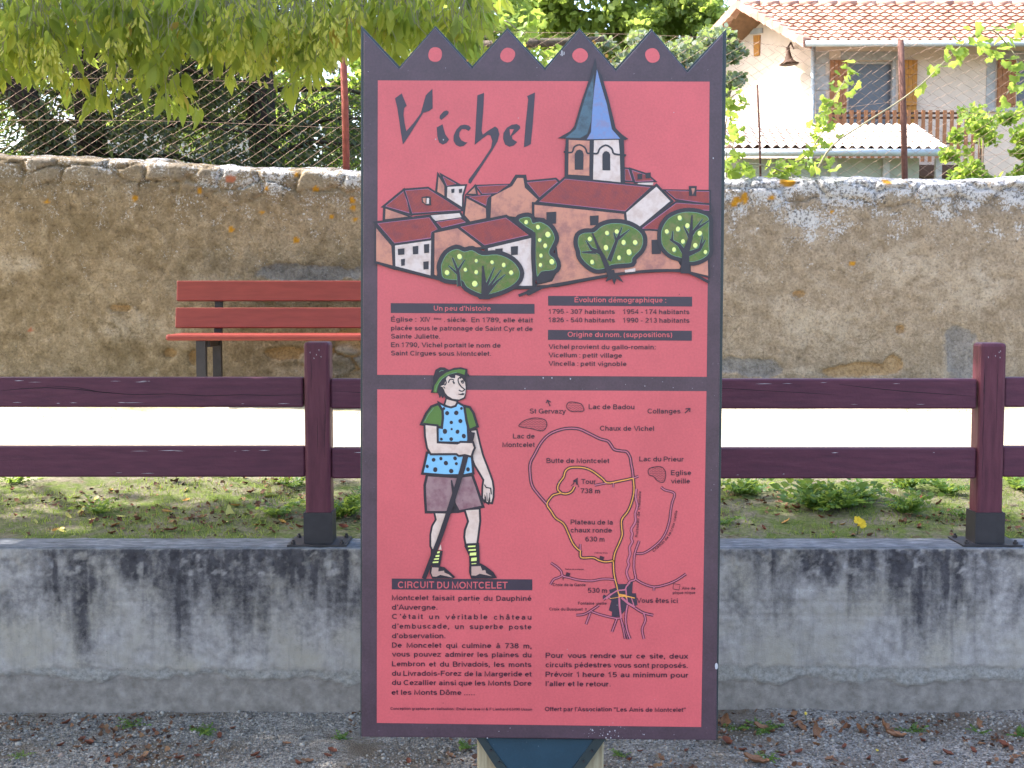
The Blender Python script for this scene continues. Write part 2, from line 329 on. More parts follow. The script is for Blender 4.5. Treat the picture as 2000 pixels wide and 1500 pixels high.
rm = lambda q: k.step(k.math('MULTIPLY', k.math('ADD', k.attr(q), ed), k.step(k.attr(q), .02, .2)), .25, .7)
fine = k.ramp(nf, [(.3, (.5, .49, .48)), (.48, (1, 1, 1)), (.7, (1.38, 1.36, 1.32))]); 
c = k.mix(k.math('MULTIPLY', k.attr('pale'), k.step(nm, .32, .62)), c, (.38, .31, .235, 1)); c = k.mix(k.math('MULTIPLY', rm('grey'), .8), c, k.ramp(nm, [(.3, (.13, .12, .115)), (.7, (.27, .25, .24))])); c = k.mix(k.math('MULTIPLY', rm('ochre'), .85), c, k.ramp(nm, [(.3, (.28, .17, .08)), (.7, (.42, .28, .15))]))
ss = k.attr('stone'); sc_ = k.ramp(k.attr('sid'), [(0, (.11, .095, .08)), (.4, (.19, .16, .125)), (.75, (.27, .23, .18)), (1, (.2, .19, .185))]); c = k.mix(ss, c, sc_)
c = k.mix(1.0, c, fine, 'MULTIPLY')
ck = k.step(k.voro(5, k.n('Mapping').outputs[0] if False else None, 'DISTANCE_TO_EDGE'), .012, .004); ck = k.math('MULTIPLY', ck, k.step(k.noise(3.5, 4), .52, .62)); c = k.mix(k.math('MULTIPLY', ck, .4), c, (.05, .04, .03, 1)); gr = k.step(k.noise(34, 6, .8), .37, .30); c = k.mix(k.math('MULTIPLY', gr, .55), c, (.055, .042, .03, 1)); pk = k.step(k.noise(95, 4, .7), .66, .72); c = k.mix(k.math('MULTIPLY', pk, .45), c, (.50, .43, .34, 1)); crev = k.attr('crev'); c = k.mix(crev, c, (.05, .042, .035, 1))
lw = k.step(k.math('ADD', k.math('ADD', k.math('MULTIPLY', k.noise(70, 6, .8), 1.5), k.math('MULTIPLY', k.noise(10, 4), .75)), k.math('MULTIPLY', k.attr('lichen'), .6)), 1.50, 1.58); c = k.mix(k.math('MULTIPLY', lw, .9), c, (.52, .51, .52, 1))
dl = k.step(k.math('ADD', k.noise(50, 5, .7), k.math('MULTIPLY', k.attr('lichen'), .18)), .67, .74); c = k.mix(k.math('MULTIPLY', dl, .75), c, (.055, .05, .05, 1))
c = k.mix(k.attr('orange'), c, k.ramp(nf, [(.3, (.30, .13, .015)), (.7, (.55, .28, .03))])); c = k.mix(k.attr('brick'), c, (.36, .13, .075, 1))
k.bump(k.math('ADD', nf, k.math('MULTIPLY', nm, 1.4)), .8, .015); OLD = k.fin(c, .95, 0, .1)
sw = link('stone_wall', mesh_np('stone_wall', np.stack([X, Y, Z], -1).reshape(-1, 3), tensor(xs, u), OLD, {'lichen': lich, 'orange': org, 'ochre': ore, 'grey': grey, 'pale': pale, 'brick': red, 'stone': np.maximum(capm*.5, exps)*stone, 'sid': sid, 'crev': capm*(1-sst(.0, .06, se))*.75*sst(.35, .6, fbm(X*4, Z*4, 96)), 'right': sst(900, 1500, PX)}, smooth=True))
tag(sw, 'old rubble stone wall with crumbling brown render and white and orange lichen, behind the red bench', 'wall')

# ---------------------------------------------------------------- wooden fence on the concrete wall
k = NT('maroon_paint'); nz = k.noise(7, 6, .6, k.map((1, 8, 8))); nn = k.noise(90, 5); 
c = k.ramp(nz, [(.3, (.066, .019, .034)), (.55, (.092, .025, .043)), (.8, (.115, .036, .056))]); wn = k.step(k.noise(26, 6, .75, k.map((.35, 1.6, 1.6))), .74, .78)
c = k.mix(k.math('MULTIPLY', wn, .5), c, (.22, .17, .18, 1)); k.bump(k.math('ADD', nz, nn), .25, .004); MAROON = k.fin(c, .5, 0, .25)
k = NT('maroon_post'); nz = k.noise(7, 6, .6, k.map((8, 8, 1))); nn = k.noise(90, 5)
c = k.ramp(nz, [(.3, (.074, .019, .030)), (.55, (.105, .027, .041)), (.8, (.125, .037, .052))]); k.bump(k.math('ADD', nz, nn), .25, .004); MAROONP = k.fin(c, .5, 0, .25)
WCHIP = simple('bare_chip', (.42, .38, .40), .8, .2, 60); CRACK = simple('crack', (.012, .007, .01), .9)
STEEL = simple('dark_steel', (.035, .031, .034), .5, .2, 20, .1, .3); WOODRAW = simple('raw_wood', (.42, .24, .12), .7, .25, 6, .3, stretch=(8, 8, 1))
fence = empty('wooden_fence', (0, YW+.1, ZT), 'maroon painted two-rail wooden fence with square posts bolted on the concrete wall', 'fence')
def rbox(name, a, b, bev, mat, extra=None):
    m = MB(); m.span(a, b, 0, bev); mats = [mat]
    if extra: extra(m); mats += [CRACK, WCHIP]
    o = m.build(name, mats, fence); 
    return o
YP = YW+.055                                 # post front face
px_posts = [(-670, 600), (594.5, 645), (1911.5, 1964), (3220, 3270)]
posts = []
def crackline(m, pts, y, wd=.0016, mi=1):
    """thin dark split lying 0.4 mm proud of the timber's face"""
    for i in range(len(pts)-1):
        (x0, z0), (x1, z1) = pts[i], pts[i+1]; h0 = wd*(.4 if i == 0 else 1); h1 = wd*(.4 if i == len(pts)-2 else 1)
        m.add([(x0, y, z0-h0), (x1, y, z1-h1), (x1, y, z1+h1), (x0, y, z0+h0)], [[0, 1, 2, 3]], mi)
for i, (a, b) in enumerate(((-714, -663), (594.5, 645), (1911.5, 1963), (3220, 3271))):
    x0, x1 = at(a, 850, YP).x, at(b, 850, YP).x; zt_ = at(1000, 668 if i < 2 else 670, YP).z; xc = (x0+x1)/2; hw = (x1-x0)/2
    def ex(m, xc=xc, hw=hw, zt_=zt_, i=i):
        for q in range(4):
            xx = xc+hw*rng.uniform(-.7, .7); z0 = zt_-rng.uniform(.03, .3); L = rng.uniform(.08, .3); y = YP-.0004
            pts = [(xx+rng.normal()*.001, z0-L*t) for t in np.linspace(0, 1, 6)]
            for j in range(5):
                h = .0007*(1 if 0 < j < 4 else .5); m.add([(pts[j][0]-h, y, pts[j][1]), (pts[j][0]+h, y, pts[j][1]), (pts[j+1][0]+h, y, pts[j+1][1]), (pts[j+1][0]-h, y, pts[j+1][1])], [[0, 1, 2, 3]], 1)
        for q in range(5):
            xx = xc+hw*rng.uniform(-.6, .6); z0 = zt_-rng.uniform(.02, .06); m.add([(xx, YP-.0005, z0), (xx+.003, YP-.0005, z0-.001), (xx+.002, YP-.0005, z0-.007)], [[0, 1, 2]], 2)
    p = rbox('post', (x0, YP, ZT+.02), (x1, YP+.095, zt_), .013, MAROONP, ex)
    s = MB(); zs = at(1000, 1001, YP).z
    for (q0, q1) in (((x0-.006, YP-.006, ZT+.006), (x1+.006, YP-.001, zs)), ((x0-.006, YP+.096, ZT+.006), (x1+.006, YP+.101, zs)), ((x0-.006, YP-.001, ZT+.006), (x0-.001, YP+.096, zs)), ((x1+.001, YP-.001, ZT+.006), (x1+.006, YP+.096, zs))): s.span(q0, q1)
    s.span((xc-.112, YW+.013, ZT+.0015), (xc+.112, YW+.195, ZT+.0075)); s.build('post_shoe', [STEEL], fence)
    for sx in (-1, 1):
        for yy in (.035, .172):
            m = MB(); m.tube([(xc+sx*.092, YW+yy, ZT+.0075), (xc+sx*.092, YW+yy, ZT+.017)], .009, 6); m.tube([(xc+sx*.092, YW+yy, ZT+.017), (xc+sx*.092, YW+yy, ZT+.024)], .005, 8); m.build('bolt', [STEEL], fence)
    posts.append((x0, x1))
YR = YP+.014
for (ya, yb) in ((737, 795.5), (872, 932)):
    for i in range(3):
        x0, x1 = posts[i][1]+.001, posts[i+1][0]-(.005 if ya < 800 else .001); dz = -.006 if (i == 1) else 0
        z1, z0 = at(1000, ya, YR).z+dz, at(1000, yb, YR).z+dz
        def ex(m, x0=x0, x1=x1, z0=z0, z1=z1, ya=ya, i=i):
            y = YR-.0004; H = z1-z0
            if ya < 800 and i == 0:
                L = [(-.05, .55), (40, .62), (90, .66), (150, .6), (200, .5), (260, .42), (330, .45), (400, .38), (470, .42), (520, .4), (590, .42)]; crackline(m, [(at(a, 700, YR).x, z0+H*b) for a, b in L], y, .0011)
                crackline(m, [(at(a, 700, YR).x, z0+H*b) for a, b in [(90, .72), (150, .66), (190, .52), (240, .45)]], y, .001)
            elif ya < 800:
                a0 = 1640 if i == 1 else 2200; crackline(m, [(at(a0+a, 700, YR).x, z0+H*b) for a, b in [(0, .82), (60, .7), (130, .58), (200, .5), (266, .42)]], y, .0011)
                if i == 1: crackline(m, [(at(a, 700, YR).x, z0+H*b) for a, b in [(645, .6), (700, .55), (1425, .68), (1480, .62), (1560, .55), (1640, .46)]], y, .0009)
            else: crackline(m, [(x0+a, z0+H*b) for a, b in [(.9, .5), (1.05, .55), (1.2, .53), (1.4, .58)]], y, .0006)
            for q in range(26 if ya < 800 else 16):
                xx = rng.uniform(x0+.05, x1-.05); L = rng.uniform(.008, .05)*(1 if rng.random() < .7 else 2); zz = z1-.0125-rng.uniform(0, .006) if rng.random() < .75 else z0+.013+rng.uniform(0, .006); h = rng.uniform(.0004, .0013)
                m.add([(xx, y-.0002, zz-h*.3), (xx+L*.4, y-.0002, zz-h), (xx+L, y-.0002, zz), (xx+L*.5, y-.0002, zz+h)], [[0, 1, 2, 3]], 2)
        rbox('rail', (x0, YR, z0), (x1, YR+.045, z1), .007, MAROON, ex)
# ---------------------------------------------------------------- bench
k = NT('bench_red'); nz = k.noise(6, 5, .6, k.map((1, 8, 8))); k.bump(nz, .15, .003); BRED = k.fin(k.ramp(nz, [(.3, (.155, .022, .017)), (.7, (.21, .033, .026))]), .42, 0, .4)
bench = empty('park_bench', (at(560, 800, 7.9).x+.2, 7.95, .84), 'red slatted park bench on dark steel legs against the stone wall', 'bench')
xb = at(323, 655, 7.68).x; xe = xb+1.85
def slat(pa, pb, Yc, tilt, name, x0, x1, th=.034):
    a, b = at(1000, pa, Yc).z, at(1000, pb, Yc).z; m = MB(); from mathutils import Euler
    m.box(((x0+x1)/2, Yc, (a+b)/2), (x1-x0, th, abs(a-b)/math.cos(tilt)), 0, Euler((-tilt, 0, 0)), .004); return m.build(name, [BRED], bench)
slat(549, 588, 8.06, .16, 'back_slat', xb-.022, xe+.022); slat(601.5, 640.5, 8.02, .16, 'back_slat', xb-.022, xe+.022)
zs = at(1000, 653.5, 7.68).z
for q in range(3): m = MB(); m.span((xb, 7.68+q*.125, zs-.036), (xe, 7.68+q*.125+.112, zs), 0, .012); m.build('seat_slat', [BRED], bench)
for xx in (at(396, 700, 7.75).x, xe-.24):
    g = zt(7.8); m = MB(); m.span((xx-.027, 7.70, g-.02), (xx+.027, 7.75, zs-.037)); m.build('leg', [STEEL], bench)
    m = MB(); m.span((xx+.004, 7.99, g-.02), (xx+.054, 8.03, zs-.037)); m.build('leg', [STEEL], bench)
    m = MB(); m.span((xx+.004, 7.75, zs-.075), (xx+.044, 7.99, zs-.037)); m.ext([(xx+.006, 8.02, zs-.037), (xx+.006, 8.055, zs-.037), (xx+.006, 8.105, zs+.285), (xx+.006, 8.082, zs+.285)], (.045, 0, 0)); m.build('support_frame', [STEEL], bench)
# ---------------------------------------------------------------- the enamelled sign
YSG = 3.66
def paint(name, c, var=.08, rough=.32, sc1=14, speck=None, var2=None):
    k = NT(name); a = k.noise(sc1, 5, .65); b = k.noise(170, 3, .6); f = k.math('ADD', k.math('MULTIPLY', a, .6), k.math('MULTIPLY', b, .4))
    col = s2l(c); lo = tuple(q*(1-var) for q in col[:3])+(1,); hi = tuple(q*(1+var) for q in col[:3])+(1,)
    if var2: cc = k.ramp(a, [(.36, s2l(var2)), (.56, col)]); cc = k.mix(.25, cc, k.ramp(b, [(.3, lo), (.7, hi)]))
    else: cc = k.ramp(f, [(.38, lo), (.62, hi)])
    if speck: cc = k.mix(k.step(k.noise(140, 2, .5), .74, .78), cc, s2l(speck))
    k.bump(k.noise(260, 3), .12, .002); return k.fin(cc, rough, 0, .55)
P_RED = paint('enamel_red', (199, 86, 90), .10, .38, 3); P_MAUVE = paint('enamel_mauve', (72, 52, 61), .24, .38, 9, (106, 92, 100)); P_INK = paint('enamel_ink', (56, 26, 44), .08)
P_BAR = paint('enamel_bar', (54, 42, 56), .1); P_OUT = paint('enamel_black', (34, 28, 40), .1); P_TAN = paint('enamel_tan', (194, 128, 104), .1, .3, 28, None, (142, 90, 86))
P_WHITE = paint('enamel_white', (212, 192, 182), .05, .3, 40, None, (190, 162, 148)); P_ROOF = paint('enamel_roof', (168, 62, 54), .14, .3, 40, None, (134, 54, 64)); P_TILE = paint('enamel_tile', (96, 30, 38), .1); P_RIDGE = paint('enamel_ridge', (160, 98, 128), .1)
P_GREEN = paint('enamel_green', (78, 104, 36), .15, .25, 45, None, (116, 108, 62)); P_GREENL = paint('enamel_pale_green', (104, 142, 112), .1); P_DOT = paint('enamel_yellow', (222, 228, 130), .06); P_BLUE = paint('enamel_blue', (104, 130, 178), .1, .25, 50, None, (124, 118, 150)); P_TEAL = paint('enamel_teal', (62, 88, 104), .2, .2, 30, None, (40, 50, 64))
P_SKIN = paint('enamel_skin', (216, 190, 174), .04, .3, 40, None, (198, 166, 148)); P_SHIRT = paint('enamel_sky', (122, 178, 210), .04); P_SLEEVE = paint('enamel_sleeve', (78, 112, 44), .08); P_SHORT = paint('enamel_short', (150, 116, 116), .1, .3, 25, None, (112, 62, 76)); P_LILAC = paint('enamel_lilac', (186, 98, 116), .06); P_ROAD = paint('enamel_road', (222, 150, 66), .1); P_CHIP = simple('chipped_enamel', (.42, .40, .42), .8, .2, 80); P_SHOE = paint('enamel_shoe', (182, 146, 132), .08)
P_ORLICH = simple('orange_lichen', (.45, .24, .05), .9, .3, 90)
METAL = paint('teal_paint', (34, 60, 74), .12, .3, 10, (130, 140, 150)); METALD = paint('dark_teal_paint', (38, 50, 52), .15, .4, 12)
KW = {}
sign = empty('information_sign', (at(1060, 1445, YSG).x, YSG, 0), 'tall red and mauve enamelled village information sign with a saw-tooth top on a steel bracket', 'sign')
ZX = lambda x, y, s: (lambda P: [(x+a/s, y+b/s) for a, b in P])
class Art:
    def __init__(s): s.V = []; s.F = []; s.M = []; s.mats = []; s.n = 0
    def mi(s, m):
        if m not in s.mats: s.mats.append(m)
        return s.mats.index(m)
    def y(s, layer): s.n += 1; return YSG-.0006*layer-s.n*2.2e-6
    def poly(s, P, m, layer):
        y = s.y(layer); b = len(s.V); s.V += [tuple(at(q[0], q[1], y)) for q in P]; s.F.append(list(range(b, b+len(P)))); s.M.append(s.mi(m)); return s
    def rect(s, x0, y0, x1, y1, m, layer, sk=0): return s.poly([(x0, y0), (x1, y0+sk), (x1, y1+sk), (x0, y1)], m, layer)
    def disc(s, c, r, m, layer, n=14, e=1):
        ph = c[0]*.7
        return s.poly([(c[0]+r*math.cos(2*math.pi*i/n)*(1+.08*math.sin(2*2*math.pi*i/n+ph)), c[1]+r*e*math.sin(2*math.pi*i/n)) for i in range(n)], m, layer)
    def line(s, P, wd, m, layer, sm=0):
        if sm and len(P) > 2: P = catmull(P, sm)
        ws = wd if isinstance(wd, (list, tuple)) else None
        y = s.y(layer); b = len(s.V); n = len(P); mi = s.mi(m)
        for i, p in enumerate(P):
            a, c = P[max(i-1, 0)], P[min(i+1, n-1)]; dx, dy = c[0]-a[0], c[1]-a[1]; L = math.hypot(dx, dy) or 1; nx, ny = -dy/L, dx/L
            wv = (ws[0]+(ws[1]-ws[0])*i/(n-1) if ws else wd)/2
            k = 1.0
            if 0 < i < n-1:
                e1 = (p[0]-a[0], p[1]-a[1]); l1 = math.hypot(*e1) or 1; cs = abs((-e1[1]/l1)*nx+(e1[0]/l1)*ny); k = min(1/max(cs, .45), 1.8)
            s.V += [tuple(at(p[0]+nx*wv*k, p[1]+ny*wv*k, y)), tuple(at(p[0]-nx*wv*k, p[1]-ny*wv*k, y))]
        for i in range(n-1): s.F.append([b+2*i, b+2*i+1, b+2*i+3, b+2*i+2]); s.M.append(mi)
        return s
    def build(s, name, parent):
        me = mesh_np(name, s.V, s.F, s.mats, midx=s.M)
        bm = bmesh.new(); bm.from_mesh(me)
        for f in bm.faces:
            f.normal_update()
            if f.normal.y > 0: f.normal_flip()
        bm.to_mesh(me); bm.free(); return link(name, me, parent)
def catmull(P, k):
    out = []
    for i in range(len(P)-1):
        p0, p1, p2, p3 = P[max(i-1, 0)], P[i], P[i+1], P[min(i+2, len(P)-1)]
        for j in range(k):
            t = j/k; out.append(tuple(.5*(2*p1[q]+(p2[q]-p0[q])*t+(2*p0[q]-5*p1[q]+4*p2[q]-p3[q])*t*t+(3*p1[q]-p0[q]-3*p2[q]+p3[q])*t**3) for q in (0, 1)))
    return out+[P[-1]]
def closed(P, k):
    n = len(P); out = []
    for i in range(n):
        p0, p1, p2, p3 = P[i-1], P[i], P[(i+1) % n], P[(i+2) % n]
        for j in range(k):
            t = j/k; out.append(tuple(.5*(2*p1[q]+(p2[q]-p0[q])*t+(2*p0[q]-5*p1[q]+4*p2[q]-p3[q])*t*t+(3*p1[q]-p0[q]-3*p2[q]+p3[q])*t**3) for q in (0, 1)))
    return out
def expand(P, d):
    n = len(P); A = sum(P[i][0]*P[(i+1) % n][1]-P[(i+1) % n][0]*P[i][1] for i in range(n)); sg = 1 if A > 0 else -1; out = []
    for i in range(n):
        a, p, c = P[i-1], P[i], P[(i+1) % n]
        e1 = (p[0]-a[0], p[1]-a[1]); e2 = (c[0]-p[0], c[1]-p[1]); l1 = math.hypot(*e1) or 1; l2 = math.hypot(*e2) or 1
        n1 = (e1[1]/l1*sg, -e1[0]/l1*sg); n2 = (e2[1]/l2*sg, -e2[0]/l2*sg); mx, my = n1[0]+n2[0], n1[1]+n2[1]; L = math.hypot(mx, my) or 1; mx, my = mx/L, my/L
        k = min(1/max(mx*n1[0]+my*n1[1], .3), 2.2); out.append((p[0]+mx*d*k, p[1]+my*d*k))
    return out
def hatch(A, P, direction, sp, wd, m, layer, jit=.3):
    """thin lines across a painted roof, clipped to its outline"""
    dx, dy = direction; L = math.hypot(dx, dy); dx, dy = dx/L, dy/L; nx, ny = -dy, dx
    ts = [p[0]*nx+p[1]*ny for p in P]; t = min(ts)+sp*.6
    while t < max(ts):
        hits = []
        for i in range(len(P)):
            a, b = P[i-1], P[i]; ta, tb = a[0]*nx+a[1]*ny-t, b[0]*nx+b[1]*ny-t
            if ta*tb < 0: q = ta/(ta-tb); hits.append(((a[0]+(b[0]-a[0])*q), (a[1]+(b[1]-a[1])*q)))
        hits.sort(key=lambda h: h[0]*dx+h[1]*dy)
        for i in range(0, len(hits)-1, 2): A.line([hits[i], hits[i+1]], wd, m, layer)
        t += sp*(1+jit*(random.random()-.5))
# slab and backing
top = [(703.5, 46.5), (779.5, 127.6), (850, 48), (922, 126.5), (991, 52), (1064.4, 129.5), (1132, 52), (1203, 131.4), (1273.5, 53.6), (1343, 134.5), (1421, 53)]
outl = top+[(1403.5, 1448), (702.5, 1441.5)]
def slab(name, P, y0, y1, mat, bev=.0):
    V = [tuple(at(a, b, YSG)) for a, b in P]; V = [(v[0], y0, v[2]) for v in V]; m = MB(); m.ext(V, (0, y1-y0, 0)); o = m.build(name, [mat], sign)
    if bev:
        b = bmesh.new(); b.from_mesh(o.data); es = [e for e in b.edges if all(abs(v.co.y-y0) < 1e-5 for v in e.verts)]
        bmesh.ops.bevel(b, geom=es, offset=bev, segments=2, profile=.6, affect='EDGES'); b.to_mesh(o.data); b.free()
    return o
slab('backing_frame', outl, YSG+.016, YSG+.042, METALD, .002)
inl = [(710, 60)]+[(a, b+6 if i % 2 == 0 else b+7) for i, (a, b) in enumerate(top)][1:-1]+[(1412, 66), (1399.5, 1446), (705.5, 1439.5)]
PANEL = slab('enamel_panel', inl, YSG, YSG+.0158, P_MAUVE, .0035)
A = Art()
for P in ([(738, 157), (1386, 159.5), (1380.3, 736), (736.8, 732)], [(736.8, 760.6), (1379.8, 764), (1369.5, 1420), (736, 1412)]): A = Art().poly(P, P_RED, 1); A.build('red_field', sign)
for c in ((850, 106.5), (991.6, 107.5), (1133, 108.3), (1274.3, 108.3)): Art().disc(c, 14.3, P_RED, 1, 28).build('red_disc', sign)
# ---- title
A = Art(); z = ZX(700, 30, 5.1737); T = 3
for P in ([(370, 838), (437, 788), (488, 912), (462, 938), (456, 1000), (466, 1085), (484, 1170), (560, 1085), (630, 990), (655, 900), (680, 810), (702, 785), (748, 742), (750, 940), (712, 968), (655, 985), (600, 1075), (490, 1248), (450, 1305), (432, 1200), (412, 1060), (392, 930)],
          [(820, 1040), (822, 1015), (860, 970), (890, 960), (915, 975), (905, 998), (870, 1030), (838, 1058)],
          [(792, 1132), (850, 1100), (862, 1150), (880, 1205), (916, 1255), (890, 1290), (852, 1305), (815, 1285), (797, 1220)],
          [(1138, 1138), (1115, 1168), (1080, 1150), (1045, 1150), (1022, 1180), (1018, 1220), (1040, 1262), (1075, 1280), (1103, 1285), (1065, 1318), (1025, 1328), (985, 1310), (960, 1265), (962, 1215), (990, 1155), (1030, 1112), (1075, 1103), (1115, 1113)],
          [(1202, 808), (1270, 782), (1262, 950), (1245, 1165), (1257, 1205), (1310, 1165), (1382, 1122), (1410, 1145), (1425, 1200), (1405, 1275), (1355, 1360), (1270, 1490), (1132, 1702), (1112, 1690), (1113, 1662), (1240, 1490), (1340, 1340), (1353, 1270), (1335, 1215), (1308, 1207), (1260, 1240), (1175, 1308), (1184, 1150)],
          [(1605, 1280), (1570, 1315), (1525, 1328), (1482, 1305), (1462, 1250), (1465, 1190), (1500, 1135), (1550, 1105), (1600, 1098), (1630, 1115), (1636, 1140), (1610, 1168), (1550, 1222), (1558, 1252)],
          [(1705, 815), (1785, 778), (1762, 1100), (1742, 1300), (1710, 1320), (1672, 1332), (1690, 1100), (1716, 850)]): A.poly(z(P), P_BAR, T)
A.poly(z([(1528, 1150), (1572, 1152), (1548, 1195), (1535, 1218)]), P_RED, T+1); A.build('title_lettering', sign)
# ---- village
A = Art(); a3 = ZX(700, 310, 5.1737); a4 = ZX(1040, 310, 5.1737); a2 = ZX(1050, 30, 5.1737); fills = []
def fill(P, m, o=24, lay=6): A.poly(expand(P, o/5.1737), P_OUT, lay-1); A.poly(P, m, lay); return P
def roof(P, dirn, o=24, lay=6, sp=2.3):
    fill(P, P_ROOF, o, lay); hatch(A, P, dirn, sp, .55, P_TILE, lay+1); A.line(P+[P[0]], .9, P_RIDGE, lay+1)
def win(L, f, lay=7):
    for x0, y0, x1, y1 in L: A.poly(f([(x0, y0+6), (x1, y0), (x1-2, y1), (x0+3, y1+5)]), P_OUT, lay)
B = 4
# distant row
fill(a3([(1110, 352), (1175, 288), (1190, 355)]), P_TAN, 18, B); roof(a3([(1200, 280), (1510, 265), (1400, 345), (1250, 352)]), (.25, 1), 18, B)
roof(a4([(-54, 240), (232, 213), (255, 235), (70, 388)]), (.1, 1), 22, B)
fill(a3([(1095, 400), (1288, 502), (1290, 600), (1130, 632), (1075, 570)]), P_TAN, 22, B); roof(a3([(1118, 385), (1340, 365), (1302, 400), (1290, 472)]), (.4, 1), 18, B)
fill(a3([(1345, 385), (1555, 275), (1606, 195), (1666, 195), (1682, 292), (1810, 412), (1755, 470), (1755, 570), (1600, 590), (1520, 580), (1335, 602)]), P_TAN, 34, B)
fill(a3([(810, 180), (868, 272), (868, 375), (798, 332)]), P_TAN, 24, B); roof(a3([(855, 180), (988, 255), (895, 272)]), (.5, 1), 26, B); fill(a3([(900, 285), (1077, 275), (1048, 372), (1045, 485), (895, 390)]), P_WHITE, 18, B); win([(938, 302, 970, 342), (1015, 302, 1048, 342)], a3)
roof(a4([(935, 105), (968, 108), (1005, 222), (935, 217)]), (.2, 1), 18, B); roof(a4([(1005, 117), (1150, 165), (1222, 222), (1040, 230)]), (.3, 1), 20, B); A.poly(a4([(1065, 245), (1222, 240), (1216, 266), (1062, 262)]), P_WHITE, B+2); win([(1060, 150, 1110, 205), (1140, 138, 1195, 195)], a4)
roof(a4([(1350, 322), (1785, 332), (1785, 455), (1450, 405)]), (.15, 1), 18, B); A.poly(a4([(1580, 275), (1660, 275), (1655, 378), (1583, 375)]), P_OUT, B+2); A.poly(a4([(1605, 298), (1640, 298), (1636, 330), (1618, 365)]), P_TAN, B+3)
# back-left house
fill(a3([(275, 505), (500, 585), (270, 612)]), P_TAN, 26, B); fill(a3([(600, 582), (1020, 550), (1042, 590), (780, 628), (740, 592)]), P_WHITE, 22, B)
roof(a3([(275, 480), (455, 332), (490, 430), (515, 547)]), (.45, 1), 24, B); roof(a3([(475, 322), (702, 305), (1035, 517), (545, 550)]), (.35, 1), 22, B)
A.poly(a3([(638, 388), (690, 378), (732, 385), (735, 470), (690, 472), (640, 440)]), P_OUT, B+3); A.poly(a3([(690, 398), (715, 398), (713, 455), (688, 458)]), P_WHITE, B+4); A.poly(a3([(650, 398), (680, 396), (678, 458), (652, 430)]), P_TAN, B+4)
roof(a3([(790, 640), (1030, 605), (1082, 640), (842, 697)]), (.45, 1), 24, B)
# tower
A.poly(a2([(583, 425), (600, 540), (650, 610), (720, 850), (790, 1140), (850, 1200), (918, 1250), (872, 1262), (877, 1400), (896, 1405), (893, 1422), (878, 1428), (884, 1710), (272, 1650), (275, 1392), (263, 1385), (265, 1368), (275, 1370), (285, 1248), (203, 1242), (330, 1170), (370, 1120), (450, 850), (540, 590)]), P_OUT, 8)
A.poly(a2([(568, 600), (558, 900), (538, 1080), (500, 1200), (430, 1240), (280, 1236), (385, 1150), (450, 930), (510, 740)]), P_TEAL, 9); A.poly(a2([(600, 545), (640, 700), (700, 900), (750, 1150), (835, 1246), (497, 1252), (540, 1180), (550, 1000), (570, 760)]), P_BLUE, 9)
A.poly(a2([(315, 1258), (525, 1268), (522, 1620), (310, 1608)]), P_TAN, 9); A.poly(a2([(570, 1262), (818, 1258), (830, 1390), (838, 1695), (560, 1670)]), P_WHITE, 9)
A.poly(a2([(375, 1560), (375, 1400), (395, 1365), (425, 1355), (455, 1370), (465, 1400), (462, 1560)]), P_OUT, 10); A.poly(a2([(655, 1565), (655, 1405), (672, 1378), (692, 1370), (720, 1382), (733, 1405), (735, 1567)]), P_OUT, 10)
A.line(a2([(265, 1378), (345, 1385), (370, 1330), (425, 1308), (480, 1340), (500, 1390), (525, 1395)]), 3.2, P_OUT, 10, 3); A.line(a2([(560, 1395), (605, 1395), (630, 1345), (690, 1312), (750, 1348), (775, 1400), (893, 1412)]), 3.6, P_OUT, 10, 3)
# church
fill(a4([(20, 465), (930, 558), (948, 645), (1050, 700), (1115, 730), (1260, 725), (1500, 1085), (1490, 1112), (1075, 1130), (770, 1168), (240, 1272), (40, 1278), (200, 1240), (270, 1100), (250, 920), (200, 700), (120, 600), (20, 590)]), P_TAN, 26, 11)
roof(a4([(330, 205), (1190, 290), (935, 528), (70, 432)]), (-.35, 1), 24, 12); fill(a4([(1252, 283), (1392, 428), (1075, 692), (958, 640), (948, 545)]), P_WHITE, 26, 12)
win([(140, 535, 240, 655), (580, 572, 668, 668), (1203, 815, 1300, 960)], a4, 14)
fill(a4([(1600, 1080), (1770, 985), (1775, 1182), (1600, 1140)]), P_TAN, 20, 11); roof(a4([(1455, 448), (1785, 470), (1785, 522), (1600, 512), (1420, 570), (1270, 712), (1108, 706)]), (-.5, 1), 22, 12)
# front-left house, front-centre house
fill(a3([(180, 702), (332, 880), (346, 1096), (180, 1040)]), P_TAN, 20, 12); fill(a3([(370, 876), (735, 820), (728, 1182), (375, 1096)]), P_WHITE, 26, 12); roof(a3([(195, 655), (715, 595), (797, 712), (735, 742), (730, 800), (365, 852)]), (.3, 1), 26, 13)
win([(398, 905, 466, 968), (548, 880, 606, 962), (662, 860, 716, 950), (430, 1010, 470, 1078), (655, 1035, 710, 1115)], a3, 14)
fill(a3([(770, 750), (1010, 700), (1245, 892), (1000, 900), (880, 960), (790, 1182), (768, 1172)]), P_TAN, 28, 12); fill(a3([(1310, 905), (1750, 800), (1757, 1282), (1600, 1287), (1640, 1150), (1560, 1010), (1430, 950), (1310, 935)]), P_WHITE, 34, 12); roof(a3([(1033, 690), (1490, 598), (1718, 770), (1275, 872)]), (.45, 1), 32, 13); win([(1383, 905, 1458, 955), (1540, 882, 1612, 970)], a3, 14)
